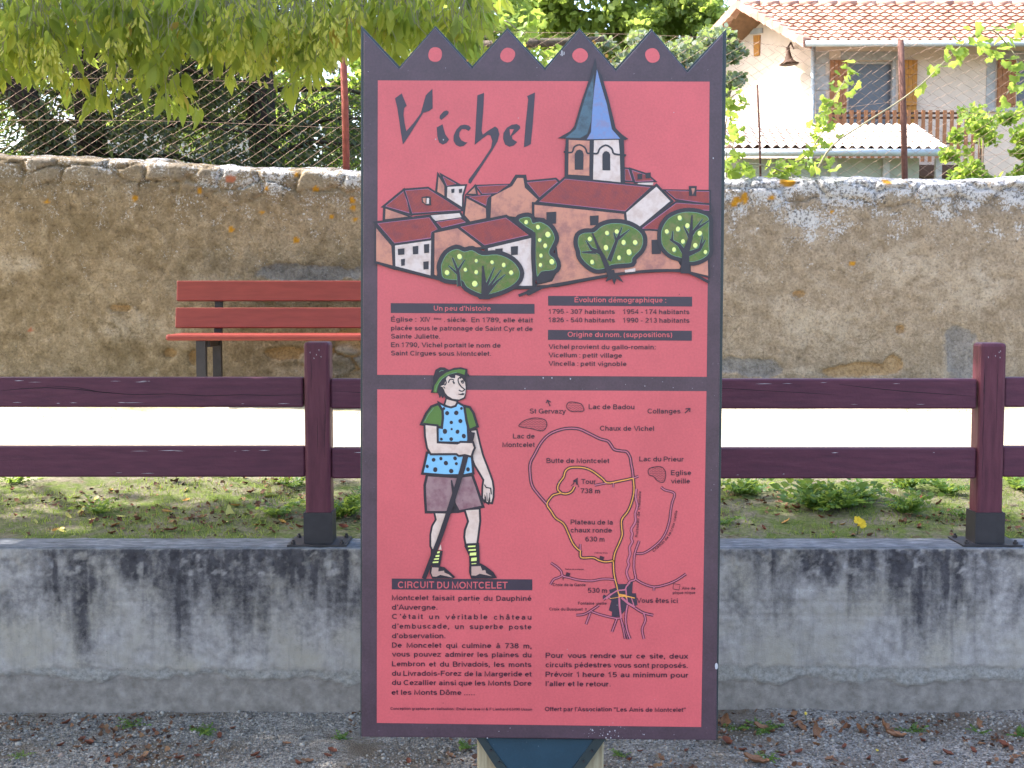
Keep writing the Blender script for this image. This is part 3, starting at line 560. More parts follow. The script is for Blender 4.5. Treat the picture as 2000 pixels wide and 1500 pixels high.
# ground line
A.line(a3([(165, 1045), (400, 1105), (740, 1195), (900, 1245), (1050, 1265)]), 5, P_OUT, 15); A.line(a4([(-140, 1385), (60, 1310), (300, 1262), (770, 1180), (1000, 1150), (1250, 1130), (1480, 1132), (1600, 1155), (1785, 1250)]), 5.6, P_OUT, 15, 3); A.line(a3([(1560, 1290), (1700, 1300), (1800, 1290)]), 5, P_OUT, 15); A.poly(a4([(-60, 1330), (60, 1290), (90, 1320), (10, 1360), (-40, 1385), (-60, 1370), (-30, 1345)]), P_OUT, 15)
# trees
def tree(P, f, dots, branches, o=44):
    P = closed(f(P), 3); A.poly(expand(P, o/5.1737), P_OUT, 16); A.poly(P, P_GREENL, 17); A.poly(expand(P, -1.1), P_GREEN, 18)
    for b, wd in branches:
        if wd[0] < 55: A.line(f(b), [w/5.1737+1.6 for w in wd], P_GREENL, 19)
        A.line(f(b), [w/5.1737 for w in wd], P_OUT, 20)
    for x, y, r in dots: A.disc(f([(x+4, y+8)])[0], r/5.1737*1.1, P_GREENL, 19, 10); A.disc(f([(x, y)])[0], r/5.1737, P_DOT, 21, 10, 1.15)
tree([(1620, 620), (1690, 588), (1740, 600), (1762, 650), (1830, 638), (1900, 668), (1950, 715), (1985, 800), (1960, 870), (1930, 930), (1935, 970), (1980, 1010), (2004, 1080), (1970, 1125), (1850, 1140), (1805, 1188), (1788, 960), (1785, 760), (1700, 690)], a3, [(1695, 640, 19), (1814, 690, 20), (1914, 765, 25), (1831, 820, 17), (1887, 878, 20), (1844, 978, 18), (1954, 1040, 24), (1839, 1073, 18)], [])
A.poly(a3([(1790, 745), (1745, 730), (1768, 1285), (1790, 1285)]), P_OUT, 19); A.poly(a3([(1800, 1200), (1850, 1145), (1990, 1130), (1960, 1210), (1880, 1250), (1800, 1262)]), P_OUT, 17)
tree([(840, 1060), (895, 960), (990, 912), (1070, 940), (1150, 925), (1250, 975), (1400, 968), (1520, 1010), (1600, 1080), (1632, 1160), (1600, 1240), (1500, 1310), (1330, 1367), (1230, 1362), (1100, 1300), (1050, 1230), (960, 1225), (858, 1205), (838, 1130)], a3, [(1022, 988, 24), (1190, 1030, 16), (1350, 1045, 17), (1468, 1073, 20), (1080, 1120, 17), (1190, 1145, 19), (895, 1150, 22), (1543, 1150, 20), (1175, 1262, 26)],
     [([(1020, 1290), (1010, 1150), (950, 1000)], (40, 14)), ([(1005, 1130), (1075, 1020)], (24, 8)), ([(910, 1080), (1000, 1160)], (10, 24)), ([(1282, 1410), (1268, 1250), (1257, 1080)], (80, 16)), ([(1280, 1320), (1375, 1095)], (34, 8)), ([(1290, 1340), (1440, 1125)], (34, 8)), ([(1300, 1360), (1400, 1240), (1485, 1170)], (36, 8))])
A.poly(a3([(1210, 1370), (1330, 1372), (1345, 1405), (1325, 1420), (1225, 1420), (1205, 1400)]), P_OUT, 20)
tree([(458, 860), (470, 780), (530, 748), (622, 743), (700, 682), (800, 653), (930, 660), (1030, 700), (1100, 760), (1118, 840), (1090, 920), (1012, 1000), (1000, 1050), (900, 1062), (800, 1072), (740, 1105), (640, 1117), (550, 1062), (490, 990), (480, 930)], a4, [(578, 810, 20), (753, 750, 20), (852, 735, 20), (920, 845, 22), (1037, 845, 22), (742, 898, 24), (975, 943, 26), (875, 1000, 20), (602, 1043, 20)],
     [([(800, 1210), (720, 1010), (665, 900), (605, 750)], (62, 14)), ([(775, 1030), (850, 830), (905, 690)], (46, 10)), ([(850, 840), (822, 745)], (26, 10)), ([(865, 810), (982, 715)], (30, 8)), ([(690, 950), (595, 910), (540, 825)], (44, 10)), ([(640, 945), (498, 945)], (34, 12))])
A.poly(a4([(740, 1245), (760, 1185), (765, 1130), (825, 1120), (835, 1165), (885, 1195), (920, 1252), (850, 1215), (825, 1275), (805, 1215)]), P_OUT, 20); A.poly(a4([(932, 1125), (1040, 1105), (1040, 1140), (935, 1150)]), P_WHITE, 20)
tree([(1300, 800), (1312, 700), (1380, 600), (1500, 545), (1620, 538), (1720, 560), (1780, 600), (1784, 700), (1784, 860), (1780, 960), (1700, 1020), (1595, 1042), (1500, 1002), (1400, 970), (1320, 890)], a4, [(1487, 597, 22), (1565, 675, 22), (1470, 710, 22), (1357, 735, 20), (1690, 753, 22), (1520, 835, 20), (1645, 875, 22), (1430, 917, 20), (1747, 942, 18)],
     [([(1542, 1160), (1548, 950), (1600, 790), (1612, 570)], (95, 14)), ([(1530, 940), (1480, 870), (1390, 815)], (50, 16)), ([(1410, 830), (1418, 730)], (24, 8)), ([(1570, 965), (1690, 915), (1745, 820)], (50, 12)), ([(1690, 900), (1720, 780)], (20, 8)), ([(1605, 770), (1720, 610)], (36, 8)), ([(1640, 720), (1784, 625)], (30, 10)), ([(1590, 800), (1530, 680)], (30, 8))], 40)
A.build('village_picture', sign)
# ---- hiker (drawn flat on the panel)
A = Art(); g = ZX(740, 700, 6.25); h = ZX(740, 900, 6.25)
def hf(P, m, o=30, lay=6): A.poly(expand(P, o/6.25), P_OUT, lay-1); A.poly(P, m, lay)
A.poly(g([(632, 420), (665, 310), (663, 230), (690, 140), (745, 108), (800, 110), (855, 140), (920, 115), (1000, 108), (1082, 130), (1082, 180), (1112, 212), (1058, 216), (1062, 300), (1070, 370), (1055, 490), (980, 517), (930, 522), (860, 497), (815, 490), (800, 462), (775, 487), (760, 455), (742, 487), (722, 425), (690, 422)]), P_OUT, 9)
hf(g([(830, 500), (945, 530), (940, 575), (880, 592), (812, 562)]), P_SKIN, 22, 6)
hf(g([(1130, 885), (1185, 880), (1225, 1050), (1262, 1190), (1320, 1340), (1350, 1420), (1378, 1500), (1390, 1590), (1388, 1690), (1372, 1755), (1358, 1752), (1345, 1690), (1330, 1755), (1312, 1745), (1305, 1670), (1285, 1725), (1272, 1700), (1275, 1560), (1288, 1480), (1240, 1400), (1180, 1300), (1140, 1200), (1160, 1060)]), P_SKIN, 24, 4)
A.line(g([(1288, 1540), (1310, 1575), (1365, 1585), (1372, 1660)]), 2, P_OUT, 7)
for x, y0, y1 in ((1290, 1660, 1720), (1318, 1640, 1740), (1350, 1640, 1745)): A.line(g([(x, y0), (x+4, y1)]), [.8, 2], P_OUT, 7)
hf(h([(600, 190), (950, 212), (1130, 190), (1180, 330), (1252, 548), (985, 602), (940, 520), (905, 500), (870, 612), (590, 612), (578, 420), (575, 300)]), P_SHORT, 32, 4)
A.line(h([(885, 235), (895, 300), (915, 400), (910, 560)]), [2.5, 8], P_OUT, 7)
hf(h([(690, 642), (835, 645), (790, 780), (730, 900), (660, 1085), (640, 1040), (640, 900), (660, 800), (707, 720)]), P_SKIN, 24, 3); A.poly(h([(755, 1020), (765, 1085), (728, 1085)]), P_SKIN, 12); hf(h([(1062, 605), (1218, 595), (1225, 730), (1210, 850), (1190, 1005), (1070, 1015), (1055, 930), (1062, 850), (1102, 740)]), P_SKIN, 26, 3)
for P in ([(635, 1085), (780, 1100), (745, 1295), (650, 1305), (630, 1200)], [(1042, 1040), (1075, 1008), (1225, 1003), (1232, 1262), (1105, 1290), (1100, 1160)], [(625, 1300), (740, 1288), (800, 1300), (870, 1360), (935, 1420), (900, 1438), (650, 1438), (622, 1370)], [(1103, 1280), (1240, 1250), (1310, 1290), (1400, 1360), (1442, 1430), (1380, 1440), (1125, 1440), (1100, 1360)]): A.poly(h(P), P_OUT, 8)
A.poly(h([(650, 1300), (730, 1305), (725, 1350), (770, 1345), (795, 1340), (800, 1365), (850, 1385), (900, 1425), (750, 1392), (700, 1415), (655, 1412), (640, 1370)]), P_SHOE, 9); A.poly(h([(1130, 1290), (1240, 1285), (1262, 1340), (1298, 1332), (1310, 1372), (1382, 1410), (1230, 1378), (1185, 1402), (1130, 1400)]), P_SHOE, 9)
for x0, y0, x1, y1 in ((710, 1105, 745, 1130), (690, 1150, 740, 1175), (670, 1190, 735, 1210), (655, 1228, 728, 1248), (1085, 1035, 1180, 1055), (1095, 1078, 1185, 1100), (1108, 1120, 1190, 1158), (1125, 1182, 1195, 1225), (1130, 1250, 1190, 1262)): A.poly(h([(x0+4, y0+3), (x1, y0-2), (x1-3, y1-4), (x0, y1)]), P_DOT, 12)
hf(g([(600, 1165), (960, 1175), (1040, 1190), (1122, 1210), (1137, 1392), (1040, 1412), (800, 1412), (548, 1392), (575, 1280)]), P_SHIRT, 30, 10); hf(g([(745, 560), (800, 592), (880, 612), (945, 592), (965, 555), (1030, 590), (1050, 650), (1070, 800), (1080, 1000), (1075, 1017), (720, 1012), (725, 830), (770, 820), (780, 700), (765, 620)]), P_SHIRT, 26, 10)
hf(g([(538, 792), (590, 680), (650, 600), (722, 573), (762, 640), (766, 730), (755, 828), (640, 806)]), P_SLEEVE, 30, 12); hf(g([(1060, 600), (1100, 610), (1140, 670), (1187, 822), (1110, 857), (1085, 760)]), P_SLEEVE, 30, 12)
A.line(g([(560, 770), (610, 680), (670, 605)]), 1, P_GREENL, 14)
A.line(g([(1140, 900), (1115, 1020), (1062, 1180), (1020, 1350), (890, 1760), (760, 2150), (690, 2330), (600, 2560), (548, 2690)]), [11, 8.5], P_OUT, 13, 2); A.poly(g([(1085, 900), (1165, 905), (1140, 1030), (1075, 1030)]), P_OUT, 13)
hf(g([(570, 815), (702, 830), (706, 1037), (960, 1052), (1000, 1032), (1140, 1035), (1158, 1090), (1140, 1130), (1122, 1185), (1050, 1167), (980, 1177), (950, 1155), (640, 1157), (600, 1090), (575, 950)]), P_SKIN, 26, 15)
A.poly(g([(830, 230), (850, 213), (880, 237), (930, 242), (935, 203), (975, 215), (1022, 240), (1050, 290), (1060, 350), (1055, 430), (1037, 475), (980, 502), (900, 492), (840, 457), (810, 420), (795, 380), (778, 350), (752, 340), (800, 320), (815, 260)]), P_SKIN, 12)
A.poly(g([(665, 412), (680, 330), (740, 235), (820, 175), (900, 145), (980, 132), (1057, 140), (1045, 200), (970, 175), (880, 180), (800, 222), (740, 292), (715, 360), (705, 417)]), P_SLEEVE, 12); A.line(g([(690, 400), (710, 330), (770, 250), (850, 195), (950, 170)]), .9, P_GREENL, 13); A.line(g([(735, 165), (765, 145), (790, 150)]), .9, P_GREENL, 13)
for P, wd in (([(1000, 228), (968, 250), (975, 300), (1010, 350), (1048, 380), (1012, 402), (975, 385)], 2.2), ([(848, 298), (865, 258), (895, 255), (918, 268)], 2.2), ([(990, 250), (1010, 232), (1035, 262), (1032, 300), (1015, 300), (1000, 270)], 1.6), ([(810, 250), (822, 300), (800, 330)], 2.4), ([(785, 350), (800, 352), (805, 370)], 1.6)): A.line(g(P), wd, P_OUT, 13, 2)
A.disc(g([(1018, 278)])[0], 1.6, P_OUT, 14, 8, 1.6); A.line(g([(903, 278), (922, 308)]), 3, P_OUT, 14); A.poly(g([(962, 432), (1000, 432), (1022, 422), (1050, 430), (1030, 448), (1000, 447), (975, 442)]), P_OUT, 14)
for x, y, r in ((793, 612, 17), (1008, 610, 17), (833, 668, 24), (945, 665, 26), (995, 765, 24), (884, 782, 20), (806, 890, 29), (888, 863, 13), (960, 895, 24), (1037, 948, 26), (763, 985, 17), (883, 985, 22), (668, 1238, 22), (757, 1223, 20), (818, 1278, 26), (930, 1220, 22), (945, 1285, 18), (590, 1318, 20), (688, 1358, 28), (883, 1375, 26), (1088, 1355, 24)): A.disc(g([(x, y)])[0], r/6.25, P_OUT, 11, 11, 1.1)
A.build('hiker_picture', sign)
# ---- map
A = Art(); c = ZX(960, 770, 4.5455); d = ZX(1040, 1040, 5.5556)
roads = []
def road(P, m, wd=6.4, inner=2.1): roads.append((catmull(P, 4), m, wd, inner))
L_, Y_ = P_LILAC, P_ROAD
road(c([(490, 975), (420, 895), (360, 810), (342, 700), (345, 610), (385, 530), (440, 430), (510, 358), (600, 318), (690, 302), (780, 310), (870, 350), (960, 395), (1030, 415), (1060, 450), (1090, 490), (1150, 503), (1200, 512), (1230, 560), (1240, 620), (1250, 670), (1258, 740)]), L_)
road(c([(1258, 745), (1305, 728)]), L_, 5, 2); road(c([(1035, 785), (915, 808)]), L_, 5, 2); road(c([(1085, 785), (1080, 828)]), L_, 3.6, 1.8)
road(c([(1285, 840), (1280, 920), (1295, 990), (1275, 1060), (1278, 1130), (1240, 1200), (1250, 1240), (1240, 1280), (1250, 1310), (1225, 1360), (1230, 1420), (1210, 1480)])+d([(1045, 350), (1020, 430), (1050, 520)]), L_, 5.4, 3.2)
road(c([(1505, 825), (1540, 850), (1610, 870), (1625, 900), (1605, 960), (1590, 1040), (1580, 1120), (1550, 1220), (1500, 1300), (1420, 1370), (1350, 1410), (1285, 1415)]), L_, 5.2, 2.0)
road(d([(1158, 90), (1110, 230), (1100, 350), (1105, 420), (1118, 505), (1060, 530), (1035, 560)]), L_, 5.2, 2.4); road(d([(1118, 505), (1200, 555), (1320, 590), (1450, 565), (1560, 520), (1665, 450)]), L_, 5.4, 2.0); road(d([(1318, 590), (1318, 630)]), L_, 5, 2.2)
road(d([(200, 330), (260, 370), (310, 420), (328, 470), (400, 490), (500, 515), (640, 525), (760, 505), (880, 510), (900, 530)]), L_, 5.2, 2.2); road(d([(195, 565), (230, 510), (280, 490), (328, 466)]), L_, 5, 2.2); road(c([(787, 1330), (787, 1390)]), L_, 4.5, 2)
road(d([(475, 897), (550, 890), (615, 860), (720, 790)]), L_, 5.4, 2.0); road(d([(640, 858), (750, 895), (900, 930), (960, 925)]), L_, 5.2, 2.2); road(d([(628, 870), (580, 997)]), L_, 5, 2.4); road(d([(915, 935), (863, 1078)]), L_, 5.4, 2.2); road(d([(955, 920), (985, 1050), (1005, 1155)]), L_, 5, 1.8); road(d([(1030, 785), (1012, 900), (1015, 1000), (1032, 1080), (1060, 1155)]), L_, 5.4, 2.6); road(d([(960, 930), (1000, 1050), (1036, 1158)]), L_, 4, 1); road(d([(1205, 870), (1225, 950), (1190, 1050), (1210, 1155)]), L_, 5.2, 2.6); road(d([(1010, 750), (1100, 810), (1200, 870), (1310, 898)]), L_, 5.8, 2.2); road(d([(770, 730), (850, 665)]), L_, 5, 2)
road(c([(1258, 745), (1140, 770), (1030, 787), (980, 745), (900, 685), (830, 655), (750, 648), (690, 655), (655, 685), (640, 735), (610, 775), (590, 815), (590, 850), (610, 875), (550, 895), (520, 925), (492, 978), (530, 1040), (570, 1100), (640, 1150), (680, 1230), (720, 1320), (760, 1370), (790, 1390)]), Y_); road(c([(790, 1388), (797, 1450), (900, 1450), (950, 1472), (1010, 1488), (1083, 1478)]), Y_); road(c([(610, 875), (660, 885), (710, 865), (738, 820)]), Y_)
road(c([(1258, 745), (1265, 850), (1247, 950), (1210, 1040), (1158, 1110), (1155, 1180), (1160, 1250), (1130, 1330), (1095, 1410), (1083, 1478)])+d([(878, 310), (882, 420), (895, 500), (915, 580), (932, 660)]), Y_)
for P, m, wd, inn in roads: A.line(P, wd, P_INK, 3)
A.poly(d([(925, 560), (1030, 558), (1090, 522), (1080, 660), (1122, 658), (1140, 785), (1110, 800), (1040, 768), (1010, 840), (985, 870), (950, 912), (860, 917), (862, 860), (828, 845), (855, 740), (810, 705), (775, 725), (758, 700), (775, 672), (805, 690), (840, 655), (830, 622), (900, 600)]), P_BAR, 3)
for P, m, wd, inn in roads: A.line(P, inn, m, 4)
for P, m, wd in (([(800, 722), (858, 668), (920, 630), (1005, 622), (1020, 585), (1060, 540)], P_LILAC, 2.6), ([(940, 680), (945, 800), (962, 930)], P_LILAC, 3.6), ([(965, 705), (1040, 770), (1110, 810)], P_LILAC, 4), ([(1012, 600), (1020, 690), (1030, 760)], P_LILAC, 2.4), ([(1070, 700), (1100, 790)], P_LILAC, 2), ([(820, 690), (850, 720)], P_LILAC, 2)): A.line(d(P), wd, m, 5)
for P, wd in (([(930, 655), (945, 690), (1025, 692), (1110, 712)], 2), ([(940, 672), (1010, 682), (1020, 715)], 2.4), ([(838, 718), (930, 703), (960, 695)], 1)): A.line(d(P), wd, P_ROAD, 6)
A.poly(d([(735, 252), (780, 268), (768, 302), (722, 290)]), P_INK, 5); A.poly(d([(372, 430), (412, 445), (400, 480), (358, 465)]), P_INK, 5); A.line(d([(1530, 555), (1602, 567), (1590, 625), (1525, 612), (1531, 553)]), 1, P_INK, 5)
A.poly(c([(727, 765), (765, 740), (765, 805), (750, 800), (748, 780), (732, 782), (733, 800), (726, 800)]), P_INK, 5); A.line(c([(705, 815), (730, 790)]), 1.2, P_INK, 5); A.line(c([(765, 795), (775, 825)]), 1.2, P_INK, 5)
for P in ([(247, 270), (300, 230), (385, 210), (470, 225), (492, 270), (470, 315), (430, 325), (350, 305), (255, 290)], [(665, 110), (690, 70), (760, 75), (800, 90), (820, 130), (810, 152), (760, 155), (700, 150)], [(1400, 660), (1500, 643), (1545, 690), (1535, 770), (1505, 782), (1465, 760), (1440, 730), (1398, 715)]):
    Q = c(P); A.line(closed(Q, 3)+[Q[0]], 1.5, P_INK, 5); ys = [q[1] for q in Q]
    for yy in np.arange(min(ys)+3, max(ys)-1, 3.4):
        hx = sorted([Q[i-1][0]+(Q[i][0]-Q[i-1][0])*(yy-Q[i-1][1])/(Q[i][1]-Q[i-1][1]) for i in range(len(Q)) if (Q[i-1][1]-yy)*(Q[i][1]-yy) < 0])
        if len(hx) >= 2 and hx[1]-hx[0] > 5: xx = np.arange(hx[0]+1, hx[1], 1.6); A.line([(x, yy+.9*math.sin(x*.9)) for x in xx], .55, P_INK, 5)
for P in ([(520, 105), (497, 58)], [(485, 78), (495, 55), (527, 70)], [(1717, 168), (1760, 128)], [(1722, 130), (1762, 126), (1760, 158)]): A.line(c(P), 2, P_INK, 5)
for x, y in ((332, 505), (580, 835)): A.line(d([(x, y-16), (x, y+16)]), 1.1, P_INK, 5); A.line(d([(x-10, y-6), (x+10, y-6)]), 1.1, P_INK, 5)
A.build('trail_map', sign)
# ---- lettering: a plain grotesque drawn with strokes (cap height 72, x-height 52)
def E(cx, cy, rx, ry, a0=0, a1=360):
    n = max(4, int(abs(a1-a0)/26)); return [(cx+rx*math.cos(R(a0+(a1-a0)*i/n)), cy+ry*math.sin(R(a0+(a1-a0)*i/n))) for i in range(n+1)]
S_ = lambda x, a, b: [(x, a), (x, b)]
ARCH = [(11, 28)]+E(28, 30, 16, 17, 180, 0)+[(44, 0)]
GL = {'a': (54, [E(26, 37, 15, 10, 165, 0)+[(41, 10), (47, 4)], [(41, 29), (22, 27)]+E(21, 16, 12, 11, 100, 270)+[(31, 6), (41, 14)]]), 'b': (60, [S_(11, 0, 72), E(29, 26, 18, 21)]), 'c': (53, [E(27, 26, 18, 21, 40, 320)]), 'd': (60, [S_(48, 0, 72), E(29, 26, 19, 21)]),
 'e': (55, [[(9, 27), (46, 27)]+E(28, 26, 18, 21, 4, 318)]), 'f': (31, [[(15, 0), (15, 57)]+E(25, 58, 10, 9, 180, 80), [(3, 47), (28, 47)]]), 'g': (60, [E(29, 27, 19, 20), [(48, 52), (48, 0)]+E(29, -2, 19, 13, 0, -155)]), 'h': (56, [S_(11, 0, 72), ARCH]), 'i': (25, [S_(12, 0, 52), S_(12, 61, 72)]),
 'j': (27, [[(13, 52), (13, -8)]+E(5, -8, 8, 7, 0, -90), S_(13, 61, 72)]), 'k': (53, [S_(11, 0, 72), [(44, 52), (13, 20)], [(23, 32), (46, 0)]]), 'l': (25, [S_(12, 0, 72)]), 'm': (80, [S_(11, 0, 52)]+[[(a-14, 28)]+E(a, 32, 14, 15, 180, 0)+[(a+14, 0)] for a in (25, 53)]), 'n': (56, [S_(11, 0, 52), ARCH]),
 'o': (58, [E(29, 26, 20, 21)]), 'p': (60, [S_(11, -20, 52), E(29, 26, 18, 21)]), 'q': (60, [S_(48, -20, 52), E(29, 26, 18, 21)]), 'r': (37, [S_(11, 0, 52), [(11, 28)]+E(28, 29, 17, 17, 180, 78)]), 's': (52, [E(26, 36.5, 16, 10.5, 25, 245)+E(27, 15.5, 17, 10.5, 65, -160)]), 't': (32, [[(15, 66), (15, 14)]+E(24, 13, 9, 8, 180, 285), [(3, 47), (28, 47)]]),
 'u': (56, [[(11, 52), (11, 22)]+E(27, 22, 16, 17, 180, 360), S_(44, 0, 52)]), 'v': (50, [[(4, 52), (25, 3), (46, 52)]]), 'w': (72, [[(4, 52), (19, 3), (36, 50), (53, 3), (68, 52)]]), 'x': (50, [[(5, 52), (45, 0)], [(45, 52), (5, 0)]]), 'y': (50, [[(4, 52), (26, 3)], [(46, 52), (23, -6), (16, -15), (5, -15)]]), 'z': (49, [[(5, 47), (42, 47), (6, 5), (45, 5)]]),
 'A': (66, [[(4, 0), (33, 70), (62, 0)], [(14, 22), (52, 22)]]), 'B': (67, [S_(13, 0, 72), [(13, 67)]+E(37, 52.5, 16, 14.5, 90, -90)+[(13, 38)], [(36, 38)]+E(40, 21.5, 18, 16.5, 90, -90)+[(13, 5)]]), 'C': (70, [E(36, 36, 28, 31, 42, 318)]), 'D': (70, [S_(13, 0, 72), [(13, 67)]+E(31, 36, 28, 31, 90, -90)+[(13, 5)]]),
 'E': (64, [S_(13, 0, 72)]+[[(13, y), (x, y)] for x, y in ((58, 67), (54, 38), (59, 5))]), 'F': (60, [S_(13, 0, 72)]+[[(13, y), (x, y)] for x, y in ((56, 67), (50, 36))]), 'G': (76, [E(37, 36, 29, 31, 42, 330)+[(64, 34), (42, 34)], S_(64, 0, 34)]), 'H': (71, [S_(13, 0, 72), S_(58, 0, 72), [(13, 37), (58, 37)]]), 'I': (27, [S_(13.5, 0, 72)]), 'J': (55, [[(42, 72), (42, 22)]+E(25, 21, 17, 16, 0, -170)]),
 'L': (59, [S_(13, 0, 72), [(13, 5), (55, 5)]]), 'M': (82, [[(12, 0), (12, 70), (41, 6), (70, 70), (70, 0)]]), 'N': (71, [[(13, 0), (13, 70), (58, 2), (58, 72)]]), 'O': (76, [E(38, 36, 30, 31.5)]), 'P': (65, [S_(13, 0, 72), [(13, 67)]+E(38, 50, 18, 17, 90, -90)+[(13, 33)]]), 'R': (70, [S_(13, 0, 72), [(13, 67)]+E(40, 51, 17, 16, 90, -90)+[(13, 35)], [(40, 35), (52, 28), (58, 0)]]),
 'S': (66, [E(33, 52, 21, 15, 25, 248)+E(34, 20.5, 23, 15.5, 68, -165)]), 'T': (61, [[(3, 67), (58, 67)], S_(30.5, 0, 67)]), 'U': (71, [[(12, 72), (12, 27)]+E(35, 27, 23, 22, 180, 360)+[(58, 72)]]), 'V': (64, [[(4, 72), (32, 2), (60, 72)]]), 'X': (66, [[(6, 72), (60, 0)], [(60, 72), (6, 0)]]),
 '0': (56, [E(28, 36, 18, 31)]), '1': (56, [[(12, 54), (24, 58), (31, 70), (31, 0)]]), '2': (56, [E(28, 49, 18, 18, 165, -35)+[(9, 6), (49, 5)]]), '3': (56, [E(27, 52.5, 16, 14.5, 150, -90), E(27, 21.5, 19, 16.5, 90, -155)]), '4': (56, [[(40, 0), (40, 70), (6, 20), (52, 20)]]), '5': (56, [[(47, 67), (15, 67), (10, 35)]+E(28, 24, 19, 19, 140, -150)]), '6': (56, [E(28, 24, 19, 19), E(30, 34, 21, 33, 58, 195)]), '7': (56, [[(6, 67), (50, 67), (30, 30), (23, 0)]]), '8': (56, [E(28, 53, 16, 14), E(28, 21, 19, 16)]), '9': (56, [E(28, 48, 19, 19), E(26, 38, 21, 33, -122, 15)]),
 '.': (28, [S_(13, 0, 11)]), ',': (28, [[(13, 11), (13, 1), (8, -12)]]), ':': (28, [S_(13, 0, 11), S_(13, 41, 52)]), "'": (22, [S_(11, 50, 72)]), '"': (40, [S_(10, 50, 72), S_(29, 50, 72)]), '(': (33, [E(38, 26, 27, 50, 130, 230)]), ')': (33, [E(-5, 26, 27, 50, 50, -50)]), '-': (34, [[(4, 26), (29, 26)]]), '&': (72, [[(66, 0), (16, 50)]+E(29, 58, 13, 10, 210, -30)+[(16, 32)]+E(28, 19, 19, 14, 140, 330)+[(60, 36)]])}
for ch, b, ac in (('é', 'e', [(24, 60), (35, 73)]), ('è', 'e', [(32, 60), (21, 73)]), ('ê', 'e', [(15, 60), (27, 72), (39, 60)]), ('â', 'a', [(14, 60), (26, 72), (38, 60)]), ('à', 'a', [(31, 60), (20, 73)]), ('ô', 'o', [(16, 60), (29, 72), (42, 60)]), ('É', 'E', [(30, 79), (43, 91)])): GL[ch] = (GL[b][0], GL[b][1]+[ac])
SW = 11.5
_wc = {}; _sk = [0]
def word(t, bold=0, sp=1.0):
    """vertices, quads and extent of one word at cap height 1"""
    if (t, sp) in _wc: return _wc[(t, sp)]
    V = []; F = []; x = 0
    for chx in t:
        adv, strokes = GL[chx]
        for P in strokes:
            b = len(V); n = len(P); cl = n > 3 and math.hypot(P[0][0]-P[-1][0], P[0][1]-P[-1][1]) < .1
            _sk[0] += 1; zz = (_sk[0] % 40)*2e-6
            for i, p in enumerate(P):
                a = P[i-1] if i else (P[-2] if cl else P[0]); c_ = P[i+1] if i < n-1 else (P[1] if cl else P[-1])
                def un(u, v): L = math.hypot(v[0]-u[0], v[1]-u[1]); return ((v[0]-u[0])/L, (v[1]-u[1])/L) if L > 1e-6 else None
                e1, e2 = un(a, p), un(p, c_); e1 = e1 or e2; e2 = e2 or e1; mx, my = -(e1[1]+e2[1]), e1[0]+e2[0]; L = math.hypot(mx, my)
                if L < .2: mx, my, L = -e1[1], e1[0], 1
                mx, my = mx/L, my/L; k = min(1/max(abs(mx*-e1[1]+my*e1[0]), .5), 1.7)*SW/2
                V += [(x+p[0]+mx*k, p[1]+my*k, zz), (x+p[0]-mx*k, p[1]-my*k, zz)]
            for i in range(n-1): F.append([b+2*i, b+2*i+1, b+2*i+3, b+2*i+2])
        x += adv*sp if sp > 1 else adv
    V = [(v[0]/72, v[1]/72, v[2]) for v in V]; _wc[(t, sp)] = (V, F, min(v[0] for v in V), max(v[0] for v in V)); return _wc[(t, sp)]
CAPH = 1.0
def textpart(name, lines, mat, parent, layer=4):
    """lines: (text, x0, x1, baseline at x0, cap height, mode, letter space, width)"""
    for t, x0, x1, yb, cap, mode, *rest in lines:
        V = []; F = []
        s = cap; slope = .0062; sp = rest[0] if rest else 1.0; fx0 = rest[1] if len(rest) > 1 else None
        W = [word(q, sp=sp) for q in t.split(' ') if q]; ln = [q[3]-q[2] for q in W]; tot = x1-x0
        if mode == 'fit' or len(W) == 1: gap = .46*s; fx = tot/(sum(ln)*s+gap*(len(W)-1)); gap *= fx
        else: fx = fx0 or .93; gap = (tot-sum(ln)*s*fx)/(len(W)-1)
        x = x0
        for q, l in zip(W, ln):
            b = len(V); V += [(x+(v[0]-q[2])*s*fx, yb+slope*(x-x0)-v[1]*s, v[2]) for v in q[0]]; F += [[i+b for i in f] for f in q[1]]; x += l*s*fx+gap
        put_text(name, V, F, mat, parent, layer)
def put_text(name, V, F, mat, parent, layer):
    me = mesh_np(name, [tuple(at(v[0], v[1], YSG-.0006*layer-(v[2] if len(v) > 2 else 0))) for v in V], F, mat)
    bm = bmesh.new(); bm.from_mesh(me)
    for f in bm.faces:
        f.normal_update()
        if f.normal.y > 0: f.normal_flip()
    bm.to_mesh(me); bm.free(); return link(name, me, parent)
def bar(x0, y0, x1, y1, t, tx0, tx1, tb, cap):
    o = Art().poly([(x0, y0), (x1, y0+(x1-x0)*.006), (x1, y1+(x1-x0)*.006), (x0, y1)], P_BAR, 2).build('heading_bar', sign)
    textpart('heading_lettering', [(t, tx0, tx1, tb, cap, 'fit')], P_RED2, o, 3)
P_RED2 = P_RED
bar(763.2, 592, 1044, 611.2, "Un peu d'histoire", 847.3, 958.6, 606.7, 9.7)
bar(1070.5, 577.9, 1351.8, 597, "Évolution démographique :", 1122.2, 1301, 590.3, 9.8)
bar(1070.3, 644.3, 1351.2, 663.8, "Origine du nom. (suppositions)", 1108.8, 1312.8, 657.8, 9.8)
bar(765.2, 1129.9, 1039.7, 1151.3, "CIRCUIT DU MONTCELET", 777, 991.3, 1148.7, 13.0)
J, C = 'just', 9.2
